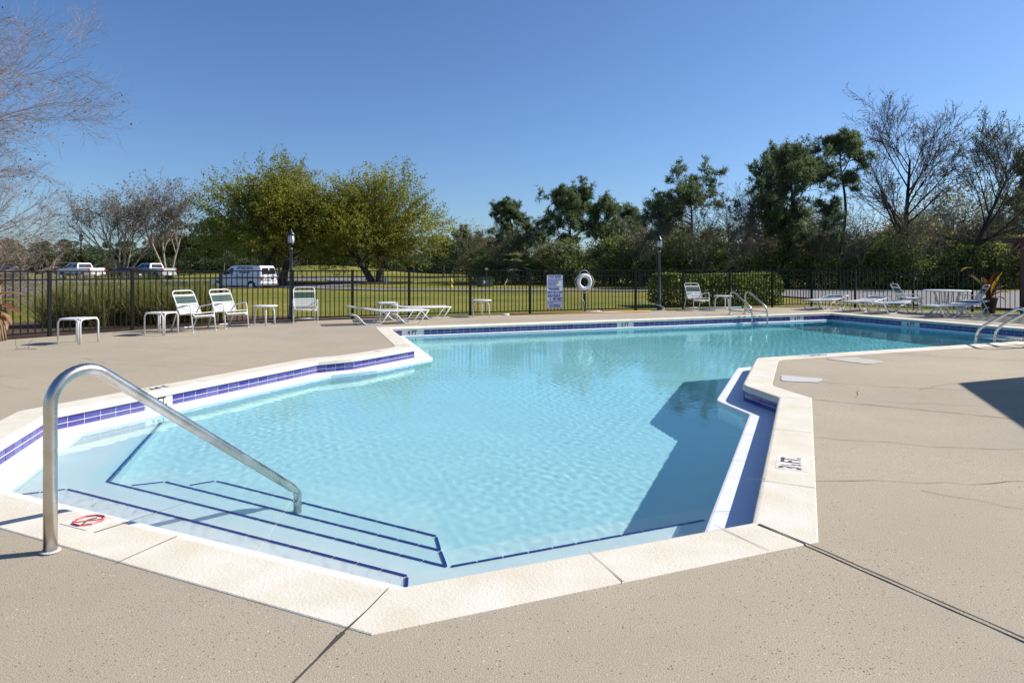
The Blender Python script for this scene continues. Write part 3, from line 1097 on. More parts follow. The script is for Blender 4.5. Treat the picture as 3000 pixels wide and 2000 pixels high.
def fence(name, label, pts, first=True):
    t = thing(name, label, 'fence', (pts[0][0], pts[0][1], 0))
    o = Vector((pts[0][0], pts[0][1], 0))
    for i, p in enumerate(pts):
        if i == 0 and not first:
            continue
        a = obj('post', pm_, t)
        nx = pts[min(i + 1, len(pts) - 1)]
        pr = pts[max(i - 1, 0)]
        a.location = Vector((p[0], p[1], -0.03)) - o
        a.rotation_euler = (0, 0, math.atan2(nx[1] - pr[1], nx[0] - pr[0]))
    for a, b in zip(pts, pts[1:]):
        A_, B_ = Vector((a[0], a[1], 0)), Vector((b[0], b[1], 0))
        d = B_ - A_
        ang = math.atan2(d.y, d.x)
        for z in (1.245, 1.085, 0.075):
            r = MB().box((0, 0, 0), (d.length - 0.06, 0.03, 0.028)).build('rail', M_fence, t)
            r.location = (A_ + B_) / 2 - o + Vector((0, 0, z))
            r.rotation_euler = (0, 0, ang)
        k = int(round(d.length / 0.1155)) - 1
        for j in range(1, k + 1):
            c = obj('picket', pk, t)
            c.location = A_ + d * (j / (k + 1)) - o
            c.rotation_euler = (0, 0, ang)
    return t


fence('picket_fence', 'long black metal picket fence behind the chairs along the far deck edge', FENCE)
fence('picket_fence', 'black metal picket fence on the right behind the round table', FENCE_R, first=False)

# ------------------------------------------------------------------ grab rail and ladders
def rail_path(base, d, prof):
    return [(base[0] + d[0] * t, base[1] + d[1] * t, z) for t, z in prof]


gr = thing('grab_rail', 'curved brushed steel grab rail beside the pool steps in the foreground', 'handrail', (-2.12, 2.90, 0))
d66 = (0.407, 0.914)
prof = [(0, -0.05), (0, 0.3), (0, 0.6)]
for i in range(13):
    a = math.pi - (math.pi - R(53)) * i / 12
    prof.append((0.15 + 0.15 * math.cos(a), 0.667 + 0.15 * math.sin(a)))
prof += [(0.8, 0.787 - 0.755 * 0.56), (1.3, 0.787 - 0.755 * 1.06), (1.5, -0.165), (1.54, -0.2), (1.57, -0.24), (1.58, -0.3), (1.582, -0.4), (1.582, -0.66)]
o = MB().tube([(d66[0] * t, d66[1] * t, z) for t, z in prof], 0.0282, 20).build('rail', M_steel, gr, smooth=True)
o.cycles.is_caustics_receiver = True
MB().lathe([(0.042, 0.0), (0.04, 0.004), (0.03, 0.006)], 20, (0, 0, 0.005)).build('base_ring', M_patch, gr)


def ladder(label, base, d, side, sp):
    t = thing('pool_ladder', label, 'ladder', (base[0], base[1], 0), 0, 'steel pool ladders')
    ends = []
    for k in (0, 1):
        off = Vector((side[0] * sp * k, side[1] * sp * k, 0))
        prof = [(0, -0.02), (0, 0.25), (0, 0.48)]
        for i in range(9):
            a = math.pi - (math.pi - R(58)) * i / 8
            prof.append((0.11 + 0.11 * math.cos(a), 0.53 + 0.11 * math.sin(a)))
        prof += [(0.45, 0.45), (0.66, 0.315), (0.74, 0.25), (0.79, 0.17), (0.81, 0.06), (0.81, -0.3), (0.81, -1.1)]
        pts = [(off.x + d[0] * u, off.y + d[1] * u, z) for u, z in prof]
        o = MB().tube(pts, 0.023, 12).build('rail', M_steel, t, smooth=True)
        o.cycles.is_caustics_receiver = True
        MB().tube([(off.x + d[0] * 0.0, off.y + d[1] * 0.0, 0.115), (off.x + d[0] * 0.81, off.y + d[1] * 0.81, 0.105)], 0.017, 10).build('brace', M_steel, t, smooth=True)
        MB().lathe([(0.06, 0), (0.06, 0.012), (0.035, 0.02)], 14, (off.x, off.y, 0.004)).build('escutcheon', M_wtile, t)
    for z in (-0.35, -0.65, -0.95):
        c = Vector((d[0] * 0.81 + side[0] * sp / 2, d[1] * 0.81 + side[1] * sp / 2, z))
        MB().box(c, (sp, 0.09, 0.03), rz=math.atan2(side[1], side[0])).build('tread', M_white, t)
    return t


ladder('steel pool ladder on the far side, below the reclining chair', (6.21, 17.97), (0.42, -0.9), (0.934, 0.358), 0.53)
ladder('steel pool ladder at the right edge, leaning over the near coping', (8.45, 10.36), (-0.358, 0.934), (0.934, 0.358), 0.5)


# ------------------------------------------------------------------ furniture
def strap_mesh(w, h, mat):
    b = MB().box((0, 0, 0), (w, 0.013, h)).build('strap', mat, None, bevel=0.004)
    me = b.data
    bpy.data.objects.remove(b)
    return me


CH_W = 0.25
sm_white = strap_mesh(0.535, 0.038, M_strap)
sm_green = strap_mesh(0.535, 0.038, M_green)


def make_chair(label, group):
    t = thing('strap_chair', label, 'chair', (0, 0, 0), 0, group)
    # two arm frames, each one bent tube: front leg, arm, rear leg
    for s in (-1, 1):
        pts = roundpath([(s * 0.275, -0.30, 0.0), (s * 0.275, -0.235, 0.50), (s * 0.275, -0.2, 0.555), (s * 0.275, 0.16, 0.50), (s * 0.262, 0.19, 0.40), (s * 0.262, 0.36, 0.0)], 0.08, 5)
        MB().tube(pts, 0.0135, 8).build('arm_frame', M_white, t, smooth=True)
        MB().lathe([(0.017, 0), (0.017, 0.03)], 8, (s * 0.275, -0.30, 0)).build('foot_cap', M_white, t)
    MB().tube([(-0.272, -0.262, 0.30), (0.272, -0.262, 0.30)], 0.012, 8).build('front_rail', M_white, t, smooth=True)
    MB().tube([(-0.262, 0.335, 0.06), (0.262, 0.335, 0.06)], 0.012, 8).build('rear_rail', M_white, t, smooth=True)
    # back hoop and seat hoop
    pb0, pt = Vector((0, 0.10, 0.345)), Vector((0, 0.365, 0.835))
    hoop = roundpath([(-CH_W, pb0.y, pb0.z), (-CH_W, pt.y, pt.z), (CH_W, pt.y, pt.z), (CH_W, pb0.y, pb0.z)], 0.09, 6)
    MB().tube(hoop, 0.0135, 8).build('back_frame', M_white, t, smooth=True)
    seat = roundpath([(-CH_W, pb0.y + 0.03, pb0.z), (-CH_W, -0.27, 0.395), (-CH_W, -0.29, 0.33), (CH_W, -0.29, 0.33), (CH_W, -0.27, 0.395), (CH_W, pb0.y + 0.03, pb0.z)], 0.05, 4)
    MB().tube(seat, 0.0135, 8).build('seat_frame', M_white, t, smooth=True)
    dirb = (pt - pb0)
    ang = math.atan2(dirb.y, dirb.z)
    nb = 9
    for i in range(nb):
        f = 0.05 + i * 0.094
        p = pb0 + dirb * f
        g = i in (5, 6, 7)
        o = obj('strap', sm_green if g else sm_white, t)
        o.location = p
        o.rotation_euler = (-ang, 0, 0)
        if g:
            o['label'] = 'dark green strap'
    for i in range(7):
        y = pb0.y - 0.03 - i * 0.052
        z = pb0.z + (pb0.y - y) / (pb0.y + 0.27) * 0.05
        o = obj('strap', sm_white, t)
        o.location = (0, y, z)
        o.rotation_euler = (R(90) - 0.13, 0, 0)
    return t


CH = [((-6.36, 13.05), 66, 'white strap chair with faded green bands beside the square table, leftmost of the chairs'),
      ((-5.98, 13.73), 58, 'white strap chair between the leftmost chair and a round side table'),
      ((-4.94, 15.12), 22, 'white strap chair standing alone in front of the lamp post, facing the pool'),
      ((5.87, 19.52), 14, 'white strap chair in front of the clipped hedge'),
      ((12.22, 19.05), 82, 'white strap chair on the left of the round dining table'),
      ((12.98, 18.3), -112, 'white strap chair in shade on the right of the round dining table')]
chair0 = None
for (c, rz, lab) in CH:
    a = R(rz)
    loc = (c[0] - math.sin(a) * 0.29, c[1] + math.cos(a) * 0.29, 0)
    if chair0 is None:
        chair0 = make_chair(lab, 'white strap pool chairs')
        chair0.location = loc
        chair0.rotation_euler = (0, 0, a)
    else:
        dup(chair0, loc, a, lab)


def square_table(label):
    t = thing('side_table', label, 'table', (0, 0, 0), 0, 'square side tables')
    h, a = 0.43, 0.205
    # bent tube hoops along the sides: single legs at two corners, paired legs at the other two
    for pts in ([(-a, -a, 0), (-a, -a, h), (a - 0.02, -a, h), (a - 0.02, -a, 0)], [(a, -a + 0.02, 0), (a, -a + 0.02, h), (a, a, h), (a, a, 0)]):
        MB().tube(roundpath(pts, 0.09, 6), 0.0145, 10).build('leg_hoop', M_white, t, smooth=True)
    for pts in ([(-a, a - 0.02, 0), (-a, a - 0.02, h), (-a, -a + 0.03, h)], [(-a + 0.02, a, 0), (-a + 0.02, a, h), (a - 0.03, a, h)]):
        MB().tube(roundpath(pts, 0.09, 6), 0.0145, 10).build('leg_hoop', M_white, t, smooth=True)
    MB().box((0, 0, h + 0.004), (0.4, 0.4, 0.014)).build('tabletop', M_white, t, bevel=0.005)
    return t


st0 = square_table('square white side table with arched tube legs, nearest the left edge')
st0.location = (-7.58, 11.04, 0)
st0.rotation_euler = (0, 0, R(-8))
dup(st0, (-6.94, 12.5, 0), R(-8), 'square white side table just left of the leftmost strap chair')
dup(st0, (-3.1, 15.72, 0), R(20), 'square white side table between the two loungers on the left', scale=1.05)


def round_side_table(label):
    t = thing('side_table', label, 'table', (0, 0, 0), 0, 'round side tables')
    MB().lathe([(0.25, 0.425), (0.275, 0.432), (0.28, 0.445), (0.275, 0.458), (0.2, 0.46)], 28).build('tabletop', M_white, t, smooth=True)
    for k in range(3):
        a = R(30 + 120 * k)
        c, s = math.cos(a), math.sin(a)
        pts = roundpath([(0.255 * c, 0.255 * s, 0), (0.235 * c, 0.235 * s, 0.36), (0.12 * c, 0.12 * s, 0.425)], 0.06, 5)
        MB().tube(pts, 0.019, 8).build('leg', M_white, t, smooth=True)
    return t


rs0 = round_side_table('round white side table between two strap chairs on the left')
rs0.location = (-5.68, 14.52, 0)
rs0.rotation_euler = (0, 0, R(25))
dup(rs0, (-0.83, 17.14, 0), R(60), 'round white side table standing alone by the fence near the rules sign')
dup(rs0, (6.63, 19.85, 0), R(25), 'round white side table behind the far ladder, beside the hedge chair')

lst_w = MB().box((0, 0, 0), (0.036, 0.60, 0.014)).build('strap', M_strap, None, bevel=0.004)
lst = lst_w.data
bpy.data.objects.remove(lst_w)
lst_g = MB().box((0, 0, 0), (0.036, 0.60, 0.014)).build('strap', M_green, None, bevel=0.004)
lstg = lst_g.data
bpy.data.objects.remove(lst_g)


def make_lounger(label, back):
    """strap lounger along x, head at back*x; bed at 0.31 m on two double trapezoid leg frames"""
    t = thing('sun_lounger', label, 'sun lounger', (0, 0, 0), 0, 'white strap sun loungers')
    H = 0.31
    hx = 0.93

    def zb(x):
        # gently raised head section
        return H + (max(0.0, x - 0.18) * 0.16 if x > 0.18 else 0.0)
    for s in (-1, 1):
        y = s * 0.29
        MB().tube([(-hx, y, H), (0.18, y, H), (hx, y, zb(hx))], 0.014, 8).build('side_rail', M_white, t, smooth=True)
        for x0 in (-0.5, 0.42):
            pts = roundpath([(x0 - 0.42, y * 0.99, H), (x0 - 0.2, y, 0.014), (x0 + 0.16, y, 0.014), (x0 + 0.36, y * 0.99, H - 0.07), (x0 + 0.5, y * 0.99, H - 0.07)], 0.06, 4)
            MB().tube(pts, 0.014, 8).build('leg', M_white, t, smooth=True)
    for x in (-hx, hx):
        MB().tube([(x, -0.29, zb(x)), (x, 0.29, zb(x))], 0.014, 8).build('end_rail', M_white, t, smooth=True)
    for x in (-0.55, 0.4):
        MB().tube([(x, -0.28, H - 0.06), (x, 0.28, H - 0.06)], 0.011, 8).build('cross_bar', M_white, t, smooth=True)
    n = 36
    for i in range(n):
        x = -hx + 0.06 + i * (2 * hx - 0.12) / (n - 1)
        g = 29 <= i <= 32
        o = obj('strap', lstg if g else lst, t)
        o.location = (x, 0, zb(x) + 0.003)
        if x > 0.18:
            o.rotation_euler = (0, -math.atan(0.16), 0)
        if g:
            o['label'] = 'dark green strap'
    return t


LG = [((-2.95, 15.0), 203, 'white strap sun lounger on the left, nearest the pool corner'),
      ((-2.55, 16.3), 200, 'white strap sun lounger on the left, behind the small table by the fence'),
      ((10.1, 20.35), 37, 'white strap sun lounger farthest left of the row on the right, by the fence corner'),
      ((10.9, 19.5), 33, 'white strap sun lounger second from the left in the right-hand row'),
      ((11.25, 18.6), 26, 'white strap sun lounger in the right-hand row just left of the dining table'),
      ((12.0, 17.15), 18, 'white strap sun lounger nearest the pool, partly shaded, below the dining table')]
lg0 = None
for (c, rz, lab) in LG:
    if lg0 is None:
        lg0 = make_lounger(lab, 1)
        lg0.location = (c[0], c[1], 0)
        lg0.rotation_euler = (0, 0, R(rz))
    else:
        dup(lg0, (c[0], c[1], 0), R(rz), lab)

dt = thing('dining_table', 'round white dining table with curved tube legs by the right fence', 'table', (12.6, 18.3, 0))
MB().lathe([(0.56, 0.645), (0.59, 0.65), (0.595, 0.665), (0.58, 0.68), (0.3, 0.683)], 36).build('tabletop', M_white, dt, smooth=True)
for k in range(4):
    a = R(40 + 90 * k)
    c, s = math.cos(a), math.sin(a)
    for e in (-0.05, 0.05):
        pts = roundpath([(0.42 * c - e * s, 0.42 * s + e * c, 0.0), (0.2 * c - e * s, 0.2 * s + e * c, 0.2), (0.27 * c - e * s, 0.27 * s + e * c, 0.5), (0.33 * c - e * s, 0.33 * s + e * c, 0.645)], 0.15, 5)
        MB().tube(pts, 0.014, 8).build('leg', M_white, dt, smooth=True)
for a in (R(40), R(130)):
    MB().tube([(0.22 * math.cos(a), 0.22 * math.sin(a), 0.33), (-0.22 * math.cos(a), -0.22 * math.sin(a), 0.33)], 0.011, 8).build('brace', M_white, dt, smooth=True)

# ------------------------------------------------------------------ fence sign, life ring, rope, hose
M_signw = pm('sign_white', (0.7, 0.72, 0.78), 0.4, var=0.05, scale=10)
M_signb = pm('sign_blue_print', (0.05, 0.06, 0.33), 0.5)
sg = thing('pool_rules_sign', 'white and blue pool rules sign hung on the black fence', 'sign', (1.24, 18.58, 0), R(22))
sy = -0.05
MB().box((0, sy, 0.625), (0.53, 0.008, 0.98)).build('board', M_signw, sg, bevel=0.002)
yf = sy - 0.0055


def smat(x, z):
    return frame((x, yf, z), (1, 0, 0), (0, 0, 1), (0, -1, 0))


bd = MB()
for (cx, cz, w, h) in ((0, 1.107, 0.52, 0.006), (0, 0.143, 0.52, 0.006), (-0.258, 0.625, 0.006, 0.97), (0.258, 0.625, 0.006, 0.97), (0, 0.268, 0.5, 0.006), (0, 0.35, 0.5, 0.004)):
    bd.box((cx, yf, cz), (w, 0.002, h))
bd.build('border', M_signb, sg)
for s, size, z, x, al, sx in (('POOL RULES', 0.08, 1.06, 0, 'CENTER', 0.88), ('"WARNING:', 0.105, 0.705, -0.22, 'LEFT', 0.66), ('DROP OFF AT SUN', 0.105, 0.605, -0.235, 'LEFT', 0.53), ('SHELF EDGE IS', 0.105, 0.505, -0.235, 'LEFT', 0.6),
                              ('X', 0.105, 0.405, -0.17, 'LEFT', 0.6), ('FEET DEEP."', 0.105, 0.405, -0.07, 'LEFT', 0.58), ('NO DIVING', 0.11, 0.205, 0, 'CENTER', 0.62)):
    text('lettering', s, size, M_signb, sg, smat(x, z), sx=sx, bold=0.004, align=al)
rn = random.Random(4)
fp = MB()
for k, (z, wmax) in enumerate([(1.0, 0.46), (0.965, 0.42), (0.935, 0.32), (0.9, 0.32), (0.87, 0.32), (0.84, 0.24), (0.81, 0.3), (0.775, 0.42), (0.335, 0.44), (0.30, 0.18)]):
    x = -0.22
    while x < -0.22 + wmax:
        w = rn.uniform(0.02, 0.055)
        fp.box((x + w / 2, yf, z), (w, 0.002, 0.017))
        x += w + 0.012
fp.build('small_print', M_signb, sg)

lr = thing('life_ring', 'white ring buoy hanging on a black fence post', 'life ring', (2.12, 18.86, 0), R(21))
TN = 40
m = MB()
RR, rr = 0.193, 0.064
vs, fs = [], []
for i in range(TN):
    a = 2 * math.pi * i / TN
    for j in range(14):
        b = 2 * math.pi * j / 14
        r = RR + rr * math.cos(b)
        vs.append((r * math.cos(a), 0.055 * math.sin(b) - 0.09, 0.905 + r * math.sin(a)))
for i in range(TN):
    for j in range(14):
        fs.append((i * 14 + j, ((i + 1) % TN) * 14 + j, ((i + 1) % TN) * 14 + (j + 1) % 14, i * 14 + (j + 1) % 14))
m.add(vs, fs)
m.build('ring', M_white, lr, smooth=True)
M_band = pm('pale_blue_band', (0.62, 0.64, 0.75), 0.5)
for a in (45, 135, 225, 315):
    w = []
    c, s = math.cos(R(a)), math.sin(R(a))
    pts = [((RR + 0.0655 * math.cos(b)) * c, 0.0567 * math.sin(b) - 0.09, 0.905 + (RR + 0.0655 * math.cos(b)) * s) for b in [2 * math.pi * j / 16 for j in range(16)]]
    b_ = MB()
    t = Vector((-s, 0, c)) * 0.022
    vs = [tuple(Vector(p) - t) for p in pts] + [tuple(Vector(p) + t) for p in pts]
    b_.add(vs, [(j, (j + 1) % 16, 16 + (j + 1) % 16, 16 + j) for j in range(16)])
    b_.build('band', M_band, lr, smooth=True)
rp = []
for k in range(4):
    a0 = 45 + 90 * k
    for j in range(9):
        a = a0 + 90 * j / 8
        bul = 0.275 + 0.045 * math.sin(math.pi * j / 8) + (0.03 if k == 0 and 2 < j < 7 else 0)
        rp.append((bul * math.cos(R(a)), -0.10, 0.905 + bul * math.sin(R(a))))
MB().tube(rp, 0.007, 6, closed=True).build('grab_rope', M_white, lr, smooth=True)
rop = thing('throw_rope', 'white throw rope hanging from the ring buoy into a loose coil', 'rope', (2.12, 18.72, 0))
rn = random.Random(9)
pts = [(-0.03, 0.02, 0.64), (-0.04, 0.0, 0.5), (-0.06, -0.02, 0.42), (-0.01, -0.02, 0.38), (0.02, -0.03, 0.3), (0.0, -0.04, 0.15), (0.0, -0.06, 0.03), (0.03, -0.08, 0.012)]
for i in range(130):
    a = i * 0.75 + rn.uniform(-0.3, 0.3)
    pts.append((0.27 + 0.2 * math.cos(a) * (1 + 0.3 * rn.uniform(-1, 1)) + rn.uniform(-0.02, 0.02), 0.02 + 0.09 * math.sin(a) + rn.uniform(-0.02, 0.02), 0.012 + 0.045 * abs(math.sin(i * 0.31)) * math.exp(-((i % 60) / 60.0))))
MB().tube(pts, 0.007, 5).build('line', M_white, rop, smooth=True)
M_blue = pm('blue_plastic', (0.02, 0.09, 0.22), 0.35)
fl = MB().lathe([(0.0, 0.0), (0.03, 0.008), (0.045, 0.035), (0.03, 0.07), (0.0, 0.08)], 14, (0, 0, 0)).build('rope_float', M_blue, None, smooth=True)
fl.location = (2.72, 19.0, 0.0)
tag(fl, 'small blue float at the end of the coiled white rope', 'float')

M_orange = pm('orange_pole', (0.6, 0.29, 0.05), 0.4)
sp = thing('skimmer_pole', 'long orange pole lying on the deck along the fence', 'pole', (-0.28, 17.52, 0.02))
MB().tube([(0.2, 0.07, 0), (2.3, 0.83, 0), (4.45, 1.52, 0)], 0.022, 8).build('shaft', M_orange, sp, smooth=True)
MB().tube([(0.0, 0.0, 0), (0.2, 0.07, 0)], 0.027, 8).build('end_cap', M_white, sp, smooth=True)
hp = roundpath([(4.45, 1.52, 0.0), (4.85, 1.6, 0.0), (4.95, 1.75, 0.1), (4.6, 1.85, 0.22), (4.2, 1.8, 0.24)], 0.2, 6)
MB().tube(hp, 0.006, 5).build('hook_line', M_white, sp, smooth=True)
M_cyan = pm('cyan_pole', (0.03, 0.36, 0.6), 0.35)
M_lime = pm('lime_plastic', (0.2, 0.5, 0.04), 0.4)
lp = thing('leaf_net', 'blue pole with a lime green skimmer head lying by the hedge chair', 'pool net', (5.95, 20.02, 0.02))
MB().tube([(0, 0, 0), (0.9, 0.42, 0.01), (1.62, 0.72, 0.01)], 0.019, 8).build('shaft', M_cyan, lp, smooth=True)
MB().box((1.78, 0.79, 0.03), (0.36, 0.12, 0.06), rz=R(20)).build('net_head', M_lime, lp, bevel=0.015)

# ------------------------------------------------------------------ lamps
def post_lamp(name, label, loc, h, base=True, pole_mat=None):
    t = thing(name, label, 'lamp post', loc, 0, 'lamp posts')
    pr = [(0.036, 0.0), (0.036, h - 0.55), (0.042, h - 0.55), (0.042, h - 0.52), (0.03, h - 0.50)]
    if base:
        pr = [(0.085, 0.0), (0.085, 0.1), (0.062, 0.14), (0.055, 0.32), (0.064, 0.34), (0.05, 0.38)] + pr[1:]
    MB().lathe(pr, 14).build('pole', pole_mat or M_pole, t, smooth=True)
    MB().lathe([(0.018, h - 0.5), (0.018, h - 0.44), (0.05, h - 0.42), (0.075, h - 0.4), (0.078, h - 0.385)], 14).build('holder', M_lampblk, t, smooth=True)
    MB().lathe([(0.07, h - 0.385), (0.085, h - 0.3), (0.075, h - 0.17)], 14).build('globe', M_glass, t, smooth=True)
    for k in range(7):
        a = 2 * math.pi * k / 7
        c, s = math.cos(a), math.sin(a)
        MB().tube([(0.075 * c, 0.075 * s, h - 0.39), (0.09 * c, 0.09 * s, h - 0.3), (0.08 * c, 0.08 * s, h - 0.165)], 0.005, 4).build('glazing_bar', M_lampblk, t)
    MB().lathe([(0.1, h - 0.175), (0.105, h - 0.16), (0.06, h - 0.1), (0.035, h - 0.07), (0.03, h - 0.045), (0.012, h - 0.035), (0.016, h - 0.02), (0.004, h)], 14).build('cap', M_lampblk, t, smooth=True)
    return t


M_glass = pm('frosted_lamp_glass', (0.62, 0.65, 0.68), 0.15, spec=0.6)
post_lamp('lamp_post', 'grey lamp post with lantern head behind the lone strap chair', (-5.72, 16.35, -0.03), 2.37)
post_lamp('lamp_post', 'grey lamp post with lantern head at the left end of the hedge', (4.72, 20.22, -0.03), 2.40)
fl = post_lamp('lamp_post', 'tall thin black lamp post in the car park on the left', (-54.6, 80.0, -0.03), 2.4, base=False, pole_mat=M_lampblk)
fl.scale = (2.4, 2.4, 2.45)


# ------------------------------------------------------------------ vegetation generators
def leaf_cloud(C, size, rng, aspect=1.8, rnd=None, jit=0.3):
    """random small quads, one at each centre"""
    n = len(C)
    a = rng.normal(size=(n, 3))
    a /= np.linalg.norm(a, axis=1)[:, None]
    b = rng.normal(size=(n, 3))
    b -= (b * a).sum(1)[:, None] * a
    b /= np.linalg.norm(b, axis=1)[:, None]
    s = size * (1 + jit * rng.uniform(-1, 1, n))[:, None]
    a = a * s * aspect / 2
    b = b * s / 2
    V = np.stack([C - a, C - b * 0.9 + a * 0.1, C + a, C + b * 0.9 + a * 0.1], 1).reshape(-1, 3)
    F = np.arange(4 * n).reshape(n, 4)
    return V, F, (rng.uniform(0, 1, n) if rnd is None else rnd)


class Branch:
    pass


def grow(rng, p, d, L, r, lev, prm, out):
    """recursive branching; out collects (points, radii, level)"""
    k = prm['seg'][lev]
    pts = [p]
    rad = [r]
    d = d / np.linalg.norm(d)
    for i in range(k):
        d = d + rng.normal(size=3) * prm['wob'][lev] + np.array([0, 0, prm['up'][lev]])
        d = d / np.linalg.norm(d)
        p = p + d * (L / k)
        pts.append(p)
        rad.append(r * (1 - prm['taper'] * (i + 1) / k))
    out.append((pts, rad, lev, d))
    if lev + 1 >= len(prm['seg']):
        return
    nch = prm['n'][lev]
    for c in range(nch):
        f = prm['t0'][lev] + (1 - prm['t0'][lev]) * (c + rng.uniform(0.2, 0.9)) / nch
        f = min(f, 0.999)
        x = f * k
        i = int(x)
        q = pts[i] + (pts[min(i + 1, k)] - pts[i]) * (x - i)
        dd = pts[min(i + 1, k)] - pts[i]
        dd = dd / np.linalg.norm(dd)
        s = rng.normal(size=3)
        s -= s.dot(dd) * dd
        s /= np.linalg.norm(s)
        an = prm['ang'][lev] * rng.uniform(0.7, 1.3)
        nd = dd * math.cos(an) + s * math.sin(an)
        rr = max(prm['rmin'], (rad[i] * (1 - (x - i)) + rad[min(i + 1, k)] * (x - i)) * prm['rr'])
        grow(rng, q, nd, L * prm['lr'][lev] * rng.uniform(0.7, 1.25) * (1.15 - 0.5 * f * prm.get('apical', 0.6)), rr, lev + 1, prm, out)


def branch_mesh(name, out, mat, lv, sides=(8, 6, 5, 4, 3, 3)):
    Vs, Fs = [], []
    base = 0
    for pts, rad, lev, _ in out:
        if lev not in lv:
            continue
        n = sides[min(lev, len(sides) - 1)]
        P = np.array(pts)
        k = len(P)
        T = np.gradient(P, axis=0)
        T /= np.linalg.norm(T, axis=1)[:, None] + 1e-9
        ref = np.array([0.31, 0.87, 0.38])
        A = np.cross(T, ref)
        A /= np.linalg.norm(A, axis=1)[:, None] + 1e-9
        B = np.cross(T, A)
        w = np.arange(n) * 2 * math.pi / n
        Rr = np.array(rad)[:, None, None]
        V = P[:, None, :] + Rr * (A[:, None, :] * np.cos(w)[None, :, None] + B[:, None, :] * np.sin(w)[None, :, None])
        Vs.append(V.reshape(-1, 3))
        i = np.arange(k - 1)[:, None]
        j = np.arange(n)[None, :]
        j2 = (j + 1) % n
        F = np.stack([base + i * n + j, base + i * n + j2, base + (i + 1) * n + j2, base + (i + 1) * n + j], -1).reshape(-1, 4)
        Fs.append(F)
        base += k * n
    return npmesh(name, np.concatenate(Vs), np.concatenate(Fs), mat, smooth=True)


def tree_obj(name, label, cat, loc, group=None, rz=0.0):
    return thing(name, label, cat, loc, rz, group)


LM_oak = leafmat('oak_spring_leaf', (0.14, 0.155, 0.025), (0.35, 0.34, 0.045), (0.55, 0.49, 0.06), 0.5)
LM_pine = leafmat('pine_needle', (0.09, 0.13, 0.06), (0.2, 0.26, 0.115), (0.34, 0.38, 0.17), 0.45)
LM_scrub = leafmat('scrub_leaf', (0.1, 0.11, 0.04), (0.26, 0.26, 0.09), (0.5, 0.46, 0.13), 0.5)
LM_scrubg = leafmat('green_scrub_leaf', (0.09, 0.125, 0.036), (0.23, 0.27, 0.075), (0.46, 0.48, 0.11), 0.5)
LM_dry = leafmat('dry_leaf', (0.15, 0.1, 0.06), (0.26, 0.19, 0.12), (0.38, 0.3, 0.18), 0.45)
LM_bud = leafmat('olive_bud', (0.1, 0.085, 0.045), (0.17, 0.14, 0.06), (0.24, 0.2, 0.08), 0.4)
LM_hedge = leafmat('hedge_leaf', (0.08, 0.12, 0.022), (0.22, 0.28, 0.04), (0.4, 0.38, 0.08), 0.5, 0.4)
LM_grass = leafmat('ornamental_grass_blade', (0.1, 0.125, 0.03), (0.42, 0.4, 0.12), (0.78, 0.7, 0.36), 0.5)
LM_palm = leafmat('palmetto_frond', (0.09, 0.11, 0.045), (0.2, 0.21, 0.1), (0.34, 0.32, 0.18), 0.35)
LM_far = leafmat('distant_pine_foliage', (0.055, 0.08, 0.036), (0.11, 0.145, 0.055), (0.17, 0.2, 0.07), 0.4)


def clump_rnd(C, rng, scale=0.8, noise=0.35):
    """colour value that varies in patches through the crown"""
    ph = rng.uniform(0, 6.28, 6)
    v = (np.sin(C[:, 0] / scale + ph[0]) * np.sin(C[:, 1] / scale + ph[1]) + np.sin(C[:, 2] / scale * 1.3 + ph[2]) * 0.7) * 0.22 + 0.45
    return np.clip(v + rng.normal(size=len(C)) * noise * 0.6, 0, 1)


